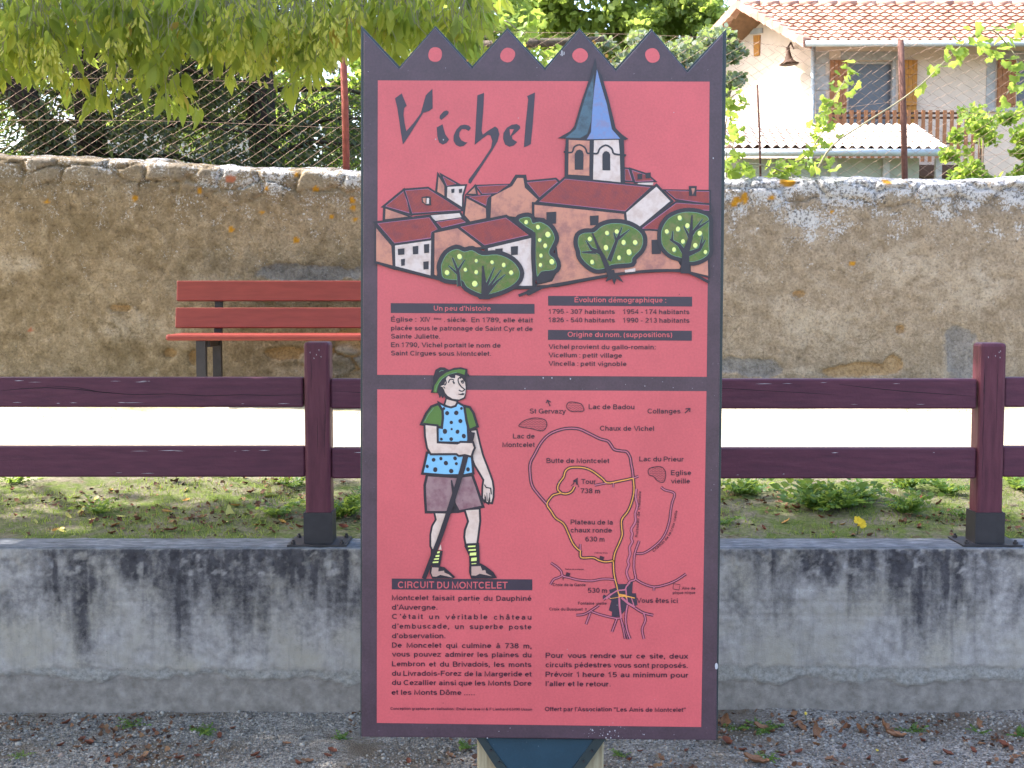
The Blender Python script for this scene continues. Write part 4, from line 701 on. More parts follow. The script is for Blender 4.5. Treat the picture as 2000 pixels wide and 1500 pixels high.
textpart('text_line', [("Église :", 763.8, 813, 628.1, C, 'fit'), ("XIV", 820.5, 840.5, 628.4, C, 'fit'), ("ème", 847, 862, 624.5, 4.6, 'fit'), (". siécle.", 867.5, 912.5, 628.8, C, 'fit'), ("En 1789, elle était", 920.5, 1040.6, 629.2, C, J, 1, 1.18), ("placée sous le patronage de Saint Cyr et de", 763.8, 1040.4, 645, C, 'fit'), ("Sainte Juliette.", 763.8, 859.5, 661.2, C, 'fit'), ("En 1790, Vichel portait le nom de", 763.8, 977.8, 677.8, C, 'fit'), ("Saint Cirgues sous Montcelet.", 763.8, 959, 694.2, C, 'fit')], P_INK, sign)
textpart('text_line', [("1795 - 307 habitants", 1071.6, 1201, 612.8, C, 'fit'), ("1954 - 174 habitants", 1216.9, 1346.8, 613.1, C, 'fit'), ("1826 - 540 habitants", 1071.6, 1201, 629.3, C, 'fit'), ("1990 - 213 habitants", 1216.9, 1346.8, 629.9, C, 'fit')], P_INK, sign)
textpart('text_line', [("Vichel provient du gallo-romain:", 1071.3, 1280.6, 681.5, C, 'fit'), ("Vicellum : petit village", 1071.3, 1214.9, 698, C, 'fit'), ("Vincella : petit vignoble", 1071.3, 1223.6, 714.4, C, 'fit')], P_INK, sign)
C = 10.0
blk = [("Montcelet faisait partie du Dauphiné", 1172.3, J, 1, 1.17), ("C'était un véritable château", 1209, J, 1.3, 1.2), ("d'embuscade, un superbe poste", 1227.8, J, 1.14, 1.14), ("De Moncelet qui culmine à 738 m,", 1264.9, J, 1, 1.2), ("vous pouvez admirer les plaines du", 1282.4, J, 1, 1.18), ("Lembron et du Brivadois, les monts", 1301.4, J, 1, 1.18), ("du Livradois-Forez de la Margeride et", 1319.9, 'fit', 1, 1), ("du Cezallier ainsi que les Monts  Dore", 1337.9, 'fit', 1, 1)]
textpart('text_line', [(t, 765.5, 1038, y, C, m, s, f) for t, y, m, s, f in blk]+[("d'Auvergne.", 765.5, 854.3, 1190.8, C, 'fit'), ("d'observation.", 765.5, 870, 1246.6, C, 'fit'), ("et les Monts Dôme .....", 764.8, 927, 1356.9, C, 'fit')], P_INK, sign)
textpart('text_line', [("Pour vous rendre sur ce site, deux", 1065.7, 1344, 1284.9, C, J, 1, 1.22), ("circuits pédestres vous sont proposés.", 1065.5, 1343.4, 1303.2, C, 'fit'), ("Prévoir 1 heure 15 au minimum pour", 1065.5, 1344, 1321.9, C, J, 1, 1.22), ("l'aller et le retour.", 1065.7, 1192.6, 1340.2, C, 'fit')], P_INK, sign)
textpart('text_line', [("Conception graphique et réalisation : Email sur lave M & F Lienhard 63490 Usson", 762.7, 1039.2, 1386.4, 5.2, 'fit')], P_INK, sign)
textpart('text_line', [('Offert par l\'Association "Les Amis de Montcelet"', 1064.3, 1339.3, 1389.0, 8.4, 'fit')], P_INK, sign)
C = 9.6
textpart('map_label', [("St Gervazy", 1034.8, 1105.2, 807.6, C, 'fit'), ("Lac de Badou", 1149.7, 1239, 799.1, C, 'fit'), ("Collanges", 1264.7, 1329.2, 807.6, C, 'fit'), ("Chaux de Vichel", 1171.7, 1277.3, 841.2, C, 'fit'), ("Lac de", 1001.8, 1044.3, 856.4, C, 'fit'), ("Montcelet", 981.3, 1044.3, 873.2, C, 'fit'), ("Butte de Montcelet", 1067.4, 1189.9, 904.3, C, 'fit'), ("Lac du Prieur", 1248.7, 1335.1, 901.1, C, 'fit'), ("Eglise", 1310.5, 1349.9, 928, C, 'fit'), ("vieille", 1310.5, 1347.7, 944.2, C, 'fit'), ("Tour", 1135.4, 1163.5, 945.3, C, 'fit'), ("738 m", 1134.3, 1171.9, 963.5, C, 'fit'), ("Plateau de la", 1114.5, 1197.2, 1024.4, C, 'fit'), ("chaux ronde", 1114.5, 1195, 1040, C, 'fit'), ("630 m", 1143.3, 1180.7, 1057.7, C, 'fit'), ("530 m", 1148, 1185.8, 1157.8, C, 'fit'), ("Vous êtes ici", 1243.6, 1323.5, 1177.5, C, 'fit'),
    ("Croix de la Garde", 1079.6, 1144, 1144.8, 5.6, 'fit'), ("Aire de", 1331.6, 1358.2, 1151.6, 5.4, 'fit'), ("pique-nique", 1314, 1358.2, 1160.1, 5.4, 'fit'), ("Fontaine vieille", 1129.1, 1184.9, 1181.1, 5.8, 'fit'), ("Croix du Busquet", 1072.8, 1137.7, 1192.4, 5.8, 'fit'), ("Château d'eau", 1160.7, 1187, 1081, 2.6, 'fit'), ("Station de pompage", 1103.4, 1140, 1113, 2.8, 'fit')], P_INK, sign)
def rotword(t, p0, p1, cap, V, F):
    q = word(t); L = math.hypot(p1[0]-p0[0], p1[1]-p0[1]); ux, uy = (p1[0]-p0[0])/L, (p1[1]-p0[1])/L; fx = L/(q[3]-q[2]); s = cap; b = len(V)
    for v in q[0]: a, cc = (v[0]-q[2])*fx, v[1]*s; V.append((p0[0]+ux*a+uy*cc, p0[1]+uy*a-ux*cc, v[2]))
    F.extend([[i+b for i in f] for f in q[1]])
for ws in ([("Ruisseau", (1245.6, 1049.2), (1248.5, 1013)), ("de", (1249, 1008.5), (1249.8, 999.5)), ("Chaumeille", (1250.2, 995.5), (1252.3, 959.8))], [("Chemin", (1277, 1078.5), (1298.5, 1059)), ("de", (1301, 1056.5), (1306.5, 1049.5)), ("la", (1308.2, 1047), (1311.5, 1040)), ("croix", (1312.8, 1038.5), (1318.6, 1022)), ("vieille", (1319.2, 1019.5), (1323.6, 997.5))]):
    V = []; F = []
    for w_ in ws: rotword(*w_, 5.2, V, F)
    put_text('map_label', V, F, P_INK, sign, 4)
# ---- wear
A = Art()
for P in ([(1096, 98), (1099, 99), (1099, 109), (1097, 110), (1096, 104)], [(1101, 100), (1103, 102), (1102, 108), (1100.5, 107)], [(1093.5, 106), (1095.5, 105), (1095, 109)]): A.poly(P, P_CHIP, 3)
A.disc((1399.3, 1301), 3.2, P_CHIP, 3, 10, 2); A.disc((1398.6, 1305), 2, P_CHIP, 4, 8, 1.2)
for q in range(90):
    e = random.random()
    if e < .35: x, y = random.uniform(1150, 1260), random.gauss(1428, 7)
    elif e < .5: x, y = random.uniform(740, 1380), 736+random.uniform(-2, 24)
    elif e < .6: x, y = random.uniform(740, 1390), random.uniform(1418, 1442)
    elif e < .7: x, y = random.uniform(712, 1400), random.uniform(132, 158)
    elif e < .8: x, y = random.uniform(1378, 1396), random.uniform(160, 1400)
    else: x, y = random.uniform(740, 1370), random.uniform(170, 1400)
    if y > 1444: continue
    A.disc((x, y), abs(random.gauss(.35, .3))+.25, P_CHIP if e < .86 else P_INK, 8, 6, random.uniform(.7, 1.6))
for x, y in ((1191, 1429), (1187, 1434), (1201, 1427), (1183.5, 1441), (1193, 1441), (1208, 1438), (1061, 738), (1078, 738), (1114, 740), (866, 273), (851, 272)): A.disc((x, y), 1.3, P_CHIP, 9, 7, 1.2)
for x, y, r in ((1162, 84, 2.4), (1185, 109, 3.2), (1193, 120, 2), (1034, 95, 2), (1028, 88, 1.6), (913, 118, 2), (752, 98, 1.5), (1159, 80, 2), (1340, 131, 1.5)): A.disc((x, y), r, P_ORLICH, 3, 8, 1.2)
wm = A.build('marks', sign); bm = bmesh.new(); bm.from_mesh(PANEL.data); n0 = len(PANEL.data.materials)   # the marks belong to the panel's surface
for m_ in A.mats: PANEL.data.materials.append(m_)
n1 = len(bm.faces); bm.from_mesh(wm.data); bm.faces.ensure_lookup_table()
for f in bm.faces[n1:]: f.material_index += n0
bm.to_mesh(PANEL.data); bm.free(); bpy.data.objects.remove(wm)
# ---- bracket and timber post
Yb = YSG+.02
def plate(name, P, y, th, mat): 
    m = MB(); m.ext([tuple(Vector((at(a, b, YSG).x, y, at(a, b, YSG).z))) for a, b in P], (0, th, 0)); return m.build(name, [mat], sign)
plate('bracket_plate', [(946.5, 1446), (1161, 1449), (1122, 1500), (1085, 1549), (1026, 1549), (987, 1500)], Yb, .006, METAL)
for P, hs in (([(929.5, 1444), (946, 1444), (986.5, 1500), (1025.5, 1549), (1004, 1549), (966, 1500)], [(959, 1469), (975, 1492)]), ([(1184, 1447), (1161.5, 1447), (1122.5, 1500), (1085.5, 1549), (1108, 1549), (1146, 1500)], [(1157, 1470), (1140, 1490)])):
    plate('bracket_flange', P, Yb-.004, .012, METALD)
    for hx, hy in hs: p = at(hx, hy, YSG); m = MB(); m.tube([(p.x, Yb-.004, p.z), (p.x, Yb-.011, p.z)], .0035, 8); m.build('bolt', [STEEL], sign)
k = NT('weathered_timber'); nz = k.noise(9, 7, .7, k.map((9, 9, .5))); k.bump(nz, .5, .006); TIMB = k.fin(k.ramp(nz, [(.3, (.20, .15, .09)), (.5, (.36, .29, .18)), (.7, (.46, .39, .26))]), .85, 0, .2)
m = MB(); p0, p1 = at(932, 1470, YSG+.05), at(1179, 1470, YSG+.05); m.span((p0.x, YSG+.043, -.1), (p1.x, YSG+.16, at(1000, 1447, YSG).z+.012), 0, .006); m.build('timber_post', [TIMB], sign)
# ---------------------------------------------------------------- foliage
BARK = simple('bark', (.09, .07, .055), .95, .45, 8, .8, stretch=(6, 6, 1)); BARKD = simple('dark_bark', (.035, .026, .022), .95, .4, 7, .8, stretch=(6, 6, 1)); TWIG = simple('twig', (.22, .20, .13), .7, .2, 20)
L_MAPLE = leafmat('maple_leaf', [(0, (.045, .07, .014)), (.4, (.125, .155, .02)), (.7, (.26, .26, .03)), (.9, (.36, .31, .04)), (1, (.38, .15, .03))], .58)
L_SEED = leafmat('maple_seed', [(0, (.34, .32, .06)), (.6, (.50, .44, .10)), (1, (.52, .32, .08))], .5)
L_VINE = leafmat('vine_leaf', [(0, (.09, .16, .03)), (.6, (.16, .24, .04)), (1, (.28, .32, .06))], .5)
L_SHRUB = leafmat('shrub_leaf', [(0, (.07, .13, .02)), (.6, (.15, .23, .03)), (1, (.27, .32, .05))], .5)
L_CEDAR = leafmat('cedar_needle', [(0, (.014, .019, .014)), (.55, (.032, .044, .035)), (1, (.10, .115, .095))], .18, .7, .15)
L_FAR = leafmat('far_leaf', [(0, (.08, .12, .045)), (.5, (.18, .24, .07)), (1, (.34, .40, .14))], .55, .6)
L_FIR = leafmat('fir_needle', [(0, (.08, .105, .08)), (.6, (.18, .215, .17)), (1, (.32, .36, .29))], .3, .6)
L_IVY = leafmat('hedge_leaf', [(0, (.045, .06, .03)), (.6, (.12, .14, .08)), (1, (.28, .29, .22))], .25, .5)
# leaf shapes, tip along +Y, unit length
LEAF = (np.array([(0, 0, 0), (-.13, .22, .03), (-.22, .5, .05), (-.12, .78, .03), (0, 1.05, -.05), (.12, .78, .03), (.2, .52, .05), (.14, .22, .03), (0, .5, -.02)]), [(0, 1, 8, 7), (1, 2, 8, 8), (2, 3, 8, 8), (3, 4, 5, 8), (8, 5, 6, 6), (8, 6, 7, 7)])
def leafproto():
    V = np.array([(0, 0, 0), (-.17, .25, .04), (-.23, .5, .06), (-.14, .76, .04), (0, 1.08, -.06), (.14, .76, .04), (.23, .5, .06), (.17, .25, .04), (0, .25, 0), (0, .5, 0), (0, .76, -.02)])
    return V, np.array([(0, 1, 8, 8), (0, 8, 7, 7), (1, 2, 9, 8), (8, 9, 6, 7), (2, 3, 10, 9), (9, 10, 5, 6), (3, 4, 10, 10), (10, 4, 5, 5)])
LP = leafproto()
def vineproto():
    ang = [(-90, .05), (-150, .5), (-175, .68), (165, .58), (140, .78), (118, .66), (90, .95), (62, .66), (40, .78), (15, .58), (-5, .68), (-30, .5)]
    V = [(0, .42, .05)]+[(r*math.cos(R(a))*.72, .42+r*math.sin(R(a))*.6, -.10*r) for a, r in ang]; n = len(ang)
    return np.array(V), np.array([(0, 1+i, 1+(i+1) % n, 1+(i+1) % n) for i in range(n)])
VP = vineproto()
QP = (np.array([(-.3, 0, 0), (.3, 0, 0), (.38, .6, .08), (0, 1, 0), (-.38, .6, .08)]), np.array([(0, 1, 2, 4), (4, 2, 3, 3)]))
def tris(F): return [[a for i, a in enumerate(f) if a not in f[:i]] for f in F.tolist()]
def leaves(name, proto, pos, dirs, size, tint, mat, parent, X=None):
    if X is None: X, Y, Z = frames(dirs)
    else: Y = nrm(dirs); X = nrm(X-(X*Y).sum(1, keepdims=True)*Y); Z = np.cross(X, Y)
    V, F, idx = scatter(proto[0], proto[1], mats4(pos, X, Y, Z, size))
    me = bpy.data.meshes.new(name); F3 = []
    F = F.astype(np.int32); tri = F[:, 2] == F[:, 3]
    loops = np.concatenate([F[~tri].ravel(), F[tri][:, :3].ravel()]); nq, ntr = int((~tri).sum()), int(tri.sum())
    me.vertices.add(len(V)); me.vertices.foreach_set('co', V.astype(np.float32).ravel()); me.loops.add(len(loops)); me.loops.foreach_set('vertex_index', loops)
    me.polygons.add(nq+ntr); me.polygons.foreach_set('loop_start', np.concatenate([np.arange(nq)*4, nq*4+np.arange(ntr)*3]).astype(np.int32))
    me.update(calc_edges=True); me.validate(); me.materials.append(mat)
    a = me.attributes.new('tint', 'FLOAT', 'POINT'); a.data.foreach_set('value', np.clip(tint, 0, 1)[idx].astype(np.float32))
    return link(name, me, parent)
def limb(m, a, b, r0, r1, wob=.1, n=7, k=8):
    a, b = Vector(a), Vector(b); L = (b-a).length; pts = []
    for i in range(n+1): t = i/n; w_ = wob*L*math.sin(math.pi*t); pts.append(a.lerp(b, t)+Vector((rng.normal(), rng.normal(), rng.normal()))*w_*.25+Vector((0, 0, w_*.5)))
    m.tube(pts, [r0+(r1-r0)*i/n for i in range(n+1)], k); return pts
# ---- box elder hanging over the yard from the left
mp = empty('box_elder_tree', (-6.2, 3.3, 0), 'leafy maple with drooping branches and yellow seed bunches hanging before the mesh fence', 'tree')
m = MB(); limb(m, (-6.2, 3.3, -.1), (-5.9, 3.2, 3.2), .24, .17, .04); tr = m.build('trunk', [BARK], mp, True)
limbs = []
for e in [(-1.2, 5.3, 3.75), (-2.0, 4.2, 4.4), (-3.2, 5.6, 4.2), (-8.5, 3.6, 5.6), (-6, 1.2, 6.2), (-5, 4.2, 7.8), (-3.4, 2.6, 6.4), (-9, 1.8, 4.8), (-7.4, 5.2, 6.6)]:
    m = MB(); limbs.append(limb(m, (-5.9, 3.2, 3.1), e, .1, .025, .12)); m.build('branch', [BARK], mp, True)
# unseen upper crown: big loose leaf clumps through the volume
N = 16000; P = rng.normal(size=(N*3, 3)); P = nrm(P)*rng.uniform(.35, 1, (N*3, 1))**.5*np.array([4.9, 3.3, 3.0])+np.array([-5.0, 3.3, 5.85])
cl = fbm(P[:, 0]*1.1+P[:, 2]*.7, P[:, 1]*1.1-P[:, 2]*.4, 201, 3); P = P[cl > .37][:N]
pxp = 1000+P[:, 0]/P[:, 1]*FPX; pyp = 570-(P[:, 2]-1.6)/P[:, 1]*FPX
ok = ~((P[:, 1] > .3) & (pxp > -150) & (pxp < 2200) & (pyp > -60)); P = P[ok]
ok = P[:, 1] < 6.62+.08*(P[:, 2]-5); P = P[ok]
gx, gy = P[:, 0]+.925*(P[:, 2]-.7), P[:, 1]-.117*(P[:, 2]-.7)   # real gaps in the crown that let flecks of sun reach the grass
fleck = (fbm(gx*2.6, gy*7, 221, 2) > .50)*(gx > -2.6)*(gx < -.55)*(gy > 5.55)*(gy < 6.3); P = P[~(fleck.astype(bool) & (rng.random(len(P)) < .95))]
D = nrm(rng.normal(size=P.shape)*.7+np.array([0, 0, -.7])); leaves('crown', LP, P, D, rng.uniform(.17, .30, len(P)), rng.beta(2, 3, len(P)), L_MAPLE, mp)
# drooping foliage that shows: compound leaves of 3-5 leaflets
bx = [-120, 0, 40, 100, 140, 200, 260, 300, 345, 380, 420, 520, 590, 640, 700, 760, 800, 850, 900, 930, 965]; by = [140, 120, 88, 70, 95, 30, 60, 95, 85, 60, 70, 70, 85, 62, 62, 35, 40, 60, 55, 48, -20]
pts = []
while len(pts) < 1900:
    px = random.uniform(-120, 965); b = np.interp(px, bx, by)+random.gauss(0, 16); py = b-abs(random.gauss(0, 75))-8
    thin = 1.0 if not (130 < px < 215 and py > 0) else .25
    if random.random() < thin*(.42+.58*(fbm(np.array([px/45.]), np.array([py/45.]), 77)[0] > .46)): pts.append((px, py, random.uniform(4.7, 6.1)))
for c, r, n in (((345, 150), 26, 10), ((300, 130), 24, 6), ((150, 140), 24, 8), ((190, 150), 20, 6), ((250, 95), 26, 8), ((120, 110), 20, 6), ((50, 95), 24, 5), ((590, 118), 24, 8), ((500, 105), 26, 6), ((615, 95), 20, 4), ((5, 120), 14, 3), ((740, 62), 20, 6), ((940, 62), 22, 6), ((860, 70), 22, 6), ((265, 118), 14, 5)):
    for i in range(n): pts.append((c[0]+random.gauss(0, r), c[1]+random.gauss(0, r*.6), random.uniform(4.9, 5.7)))
pos = []; dr = []; sz = []; tn = []; XX = []; stems = MB()
for px, py, Dp in pts:
    o = np.array(at(px, py, Dp)); ax = nrm(np.array([rng.normal()*.35, rng.normal()*.35, -1.0])); side = nrm(np.cross(ax, rng.normal(size=3))); base_t = np.clip(rng.beta(1.2, 1.6)+.1*(fbm(np.array([px/60.]), np.array([py/60.]), 78)[0]-.5)*4, 0, .86)
    if random.random() < .012: base_t = .97
    L = random.uniform(.06, .1); nl = random.choice((3, 3, 5)); s0 = random.choice((.036, .048, .06, .07, .085))*random.uniform(.85, 1.1)
    pos.append(o+ax*L); dr.append(ax+rng.normal(size=3)*.18); sz.append(s0*1.1)
    for j in range((nl-1)//2):
        q = L*(.92-.45*j)
        for sg in (-1, 1): pos.append(o+ax*q+side*sg*.012); dr.append(ax*.9+side*sg*.55+np.array([0, 0, -.5])+rng.normal(size=3)*.15); sz.append(s0*random.uniform(.75, 1))
    k_ = len(pos)-len(tn); tn += list(base_t+rng.normal(size=k_)*.06)
    e = o-ax*.05+rng.normal(size=3)*.02
    V0 = [Vector(e), Vector(o), Vector(o+ax*L)]; stems.tube(V0, [.0016, .0013, .001], 3, cap=False)
dr = np.array(dr); leaves('hanging_foliage', LP, np.array(pos), dr, np.array(sz), np.array(tn), L_MAPLE, mp)
stems.build('leaf_stalks', [TWIG], mp)
tw = [([(-40, 10), (10, 20), (15, -10), (20, -40)], 5.2), ([(60, 45), (100, 60), (150, 70), (165, 72)], 5.1), ([(215, 75), (250, 100), (300, 140), (330, 152)], 5.0), ([(520, 106), (545, 108), (565, 120), (590, 132)], 5.3), ([(330, 140), (300, 90), (280, 30), (275, -40)], 5.1), ([(90, 80), (86, 40), (80, -30)], 5.3), ([(700, 10), (760, 22), (800, 40), (822, 55)], 5.4), ([(620, 90), (600, 40), (590, -40)], 5.3), ([(460, 80), (450, 30), (430, -40)], 5.2), ([(880, 60), (850, 20), (800, -40)], 5.4)]
for P_, Dp in tw: m = MB(); m.tube([at(a, b, Dp+.05*i) for i, (a, b) in enumerate(P_)], [.005, .004, .0035, .003][:len(P_)], 5); m.build('twig', [TWIG], mp, True)
# bunches of winged seeds
SP = (np.array([(0, 0, 0), (-.16, .3, 0), (-.2, .75, .05), (.02, 1, 0), (.16, .7, .05), (.1, .3, 0)]), np.array([(0, 1, 2, 5), (5, 2, 4, 4), (2, 3, 4, 4)]))
for cx, cy, n in ((92, 95, 46), (222, 95, 46), (62, 70, 22), (268, 52, 22), (20, 40, 22), (412, 78, 26), (455, 40, 30), (470, 82, 30), (500, 105, 30), (515, 45, 30), (560, 45, 34), (585, 50, 34), (610, 35, 34), (640, 38, 36), (655, 62, 26), (545, 70, 26), (430, 25, 24), (690, 30, 24), (600, 75, 22), (480, 20, 26)):
    o = np.array(at(cx, cy-24, random.uniform(4.62, 4.8))); t = rng.uniform(0, .15, n); th = rng.uniform(0, 6.28, n); r = .008+.028*np.sin(np.clip(t/.15, .1, 1)*2.6)
    ps = o+np.stack([np.cos(th)*r, np.sin(th)*r, -t], 1); ds = np.stack([np.cos(th)*.6, np.sin(th)*.6, -np.ones(n)], 1)+rng.normal(size=(n, 3))*.2
    leaves('seed_bunch', SP, ps, ds, rng.uniform(.026, .036, n), rng.beta(2, 2.2, n)*.9, L_SEED, mp)
# ---- dark cedars behind the wall on the left
def conifer(x, y, h, rad, label, vis, z0=.9, seed=0, lean=0, n_up=3800):
    r_ = np.random.default_rng(seed); t = empty('cedar_tree', (x, y, z0), label, 'tree', 'dark cedars behind the stone wall')
    m = MB(); limb(m, (x-lean, y, z0-.1), (x+lean*2, y, z0+h*.9), .17, .05, .02, 8); m.build('trunk', [BARKD], t, True)
    ps = []; ds = []; m = MB()
    for i in range(70):
        z = z0+.7+h*.8*(i/70)**1.25; a = r_.uniform(0, 6.28); L = rad*(1-.5*i/70)*r_.uniform(.6, 1.05); b = np.array([x+lean*(z-z0)/h*3, y, z]); e = b+np.array([math.cos(a)*L, math.sin(a)*L, -.12*L+r_.normal()*.25])
        if i % 2 == 0: m.tube([Vector(b), Vector((b+e)/2+np.array([0, 0, .1])), Vector(e)], [.03, .02, .006], 4)
        n = vis if z < 5 else n_up//45
        for j in range(n):
            q = r_.uniform(.15, 1); p = b+(e-b)*q+r_.normal(size=3)*np.array([.16, .16, .14]); ps.append(p); ds.append((e-b)/L*.5+r_.normal(size=3)*.6+np.array([0, 0, -.35]))
    m.build('boughs', [BARKD], t, True)
    ps = np.array(ps); ds = np.array(ds); S = np.stack([np.full(len(ps), .035), np.ones(len(ps)), np.ones(len(ps))], 1)
    # each spray: a fan of narrow needles tufts
    sz = r_.uniform(.035, .085, len(ps)); P2 = np.repeat(ps, 9, 0)+r_.normal(size=(len(ps)*9, 3))*.06; D2 = np.repeat(ds, 9, 0)+r_.normal(size=(len(ps)*9, 3))*.45
    s2 = np.repeat(sz, 9)[:, None]*np.array([[.34, 1, 1]]); leaves('foliage', QP, P2, D2, s2, r_.beta(2, 2.5, len(P2)), L_CEDAR, t)
conifer(-5.3, 11.0, 8, 2.1, 'dark cedar with a thick leaning trunk, farthest left behind the wall', 85, seed=1, lean=-.25)
conifer(-3.6, 11.6, 8, 2.1, 'dark cedar with a straight trunk, between the other two cedars', 95, seed=2, lean=.05)
conifer(-2.2, 11.9, 7, 1.9, 'dark cedar behind the rusty fence post, nearest the sign', 80, seed=3)
for P_, r in (([(-20, 90), (30, 190), (75, 260), (120, 330)], .10), ([(-60, 150), (-10, 240), (20, 330)], .09)):
    pass
t = empty('leaning_trunk', at(100, 330, 11.2), 'thick dark ivy-grown trunk leaning right behind the mesh fence', 'tree'); m = MB(); m.tube([at(a, b, 11.2) for a, b in ((-60, -40), (10, 130), (60, 215), (105, 290), (130, 400))], [.13, .12, .12, .13, .15], 9); m.build('trunk', [BARKD], t, True)
n = 700; u_ = rng.uniform(0, 1, n); a = np.array(at(60, 215, 11.2)); b = np.array(at(115, 330, 11.2)); ps = a+(b-a)*u_[:, None]+rng.normal(size=(n, 3))*np.array([.07, .05, .07])+np.array([.07, -.12, 0]); leaves('ivy', QP, ps, rng.normal(size=(n, 3))+np.array([0, 0, -.6]), rng.uniform(.02, .05, n), rng.beta(2, 3, n)*.6, L_IVY, t)
# ---- generic leafy crown
def bush(name, cat, label, c, rad, n, size, mat, proto=QP, group=None, trunk=None, lump=1.6, seed=0, zb=None, flat=.6, thr=.42):
    r_ = np.random.default_rng(seed+100); c = np.array(c, float); rad = np.array(rad, float); t = empty(name, (c[0], c[1], zb if zb is not None else c[2]-rad[2]), label, cat, group)
    m = MB(); z0 = (zb if zb is not None else c[2]-rad[2])-.05
    if trunk: 
        limb(m, (c[0], c[1], z0), (c[0], c[1], c[2]), trunk, trunk*.5, .03)
    for i in range(5 if not trunk else 7):
        e = c+nrm(r_.normal(size=3))*rad*.75; limb(m, (c[0], c[1], z0 if not trunk else c[2]-rad[2]*.4), e, (trunk or .04)*.4, .008, .08, 5, 5)
    m.build('trunk' if trunk else 'stems', [BARK], t, True)
    # clumps over the crown's outline
    nc = max(14, int(n/90)); cc = nrm(r_.normal(size=(nc, 3)))*r_.uniform(.45, 1.0, (nc, 1))**.6*rad+c; cr = r_.uniform(.14, .34, nc)*rad.mean()
    k_ = r_.integers(0, nc, n); p = cc[k_]+nrm(r_.normal(size=(n, 3)))*(r_.uniform(0, 1, (n, 1))**.45)*cr[k_][:, None]*np.array([1.15, 1.15, .8])
    d_ = nrm(p-c)*.6+r_.normal(size=(n, 3))*.6+np.array([0, 0, -.3]); tn = np.clip(r_.beta(2, 2.4, n)*.8+.25*(r_.uniform(0, 1, nc)[k_]-.4), 0, 1)
    leaves('crown', proto, p, d_, size*r_.uniform(.7, 1.3, n), tn, mat, t); return t
def P_at(px, py, Y): return tuple(at(px, py, Y))
bush('shrub', 'shrub', 'bright yellow-green shrub behind the wall beside the rusty fence post', P_at(605, 275, 16.5), (.72, .4, .5), 3000, .065, L_SHRUB, seed=1, zb=.9)
bush('shrub', 'shrub', 'tall bright shrub behind the wall hard against the left edge of the sign', P_at(700, 225, 17), (.45, .4, .75), 2400, .065, L_SHRUB, seed=2, zb=.9)
bush('shrub', 'shrub', 'sunlit shrub glimpsed left of the leaning trunk', P_at(20, 240, 15), (.7, .4, .6), 1300, .06, L_SHRUB, seed=3, zb=.9)
bush('shrub', 'shrub', 'leafy yellow-green shrub above the wall at the right, beside the shed roof', P_at(1935, 300, 10.5), (.44, .35, .36), 3000, .042, L_SHRUB, seed=4, zb=.9)
bush('broadleaf_tree', 'tree', 'big rounded sunlit tree far behind the middle of the sign', P_at(1200, -40, 42), (3.3, 2.6, 2.8), 15000, .22, L_FAR, seed=5, zb=.9, trunk=.3)
bush('broadleaf_tree', 'tree', 'smaller round tree sloping down beside the house roof', P_at(1330, 75, 40), (1.5, 1.4, 1.5), 5200, .18, L_FAR, seed=6, zb=.9, trunk=.2)
bush('broadleaf_tree', 'tree', 'tree showing between the hanging maple leaves and the first sign teeth', P_at(905, 20, 30), (1.7, 1.5, 1.9), 5200, .15, L_FAR, seed=7, zb=.9, trunk=.25)
bush('broadleaf_tree', 'tree', 'sunlit tree far behind the cedars on the left', P_at(330, 150, 26), (3.2, 1.3, 1.0), 4200, .13, L_FAR, seed=8, zb=.9, trunk=.25)
bush('fir_hedge', 'hedge', 'grey-green clipped fir hedge behind the sign teeth', P_at(1230, 135, 15), (.95, .35, .34), 5200, .06, L_FIR, seed=9, zb=.9)
bush('fir_tree', 'tree', 'small blue-grey fir growing by the house gable', P_at(1385, 120, 18), (.5, .4, .5), 3000, .07, L_FIR, seed=10, zb=.9)
# ---- vines on the mesh fence
def vine(label, canes, clusters, Y, seed, size=.085, group='vines climbing the mesh fence'):
    r_ = np.random.default_rng(seed); t = empty('grape_vine', tuple(at(*canes[0][0], Y)), label, 'vine', group); m = MB()
    for C in canes: Q = catmull(C, 5); m.tube([at(a, b, Y+.02*math.sin(i)) for i, (a, b) in enumerate(Q)], [.007*(1-.6*i/len(Q)) for i in range(len(Q))], 5)
    m.build('stems', [TWIG], t, True); ps = []
    for cx, cy, rx, ry, n in clusters:
        for i in range(n): ps.append(at(cx+r_.normal()*rx, cy+r_.normal()*ry, Y+r_.normal()*.06))
    ps = np.array([tuple(p) for p in ps]); n = len(ps); d_ = r_.normal(size=(n, 3))*.55+np.array([.1, -.25, -.6]); X = r_.normal(size=(n, 3))*.5+np.array([1, .2, 0])
    leaves('leaves', VP, ps, d_, size*r_.uniform(.55, 1.15, n), r_.beta(2, 2, n), L_VINE, t, X)
vine('green vine climbing the fence hard against the right edge of the sign', [[(1420, 345), (1432, 280), (1425, 200), (1445, 180)], [(1425, 340), (1470, 320), (1530, 335)]], [(1424, 190, 8, 16, 16), (1448, 192, 8, 7, 9), (1428, 230, 8, 12, 10), (1432, 265, 9, 14, 14), (1428, 310, 10, 16, 22), (1455, 330, 16, 7, 18)], 8.42, 1, .075)
vine('vine sprawling over the wall top and up past the brown shutter', [[(1510, 338), (1560, 315), (1600, 270), (1620, 210), (1660, 140)]], [(1540, 326, 18, 7, 26), (1575, 315, 14, 12, 20), (1590, 280, 10, 12, 9), (1600, 225, 10, 9, 14), (1612, 240, 10, 8, 10), (1628, 200, 10, 8, 14), (1640, 165, 10, 9, 10), (1655, 135, 9, 9, 9), (1605, 268, 9, 5, 5), (1522, 332, 10, 5, 8)], 8.5, 2, .08)
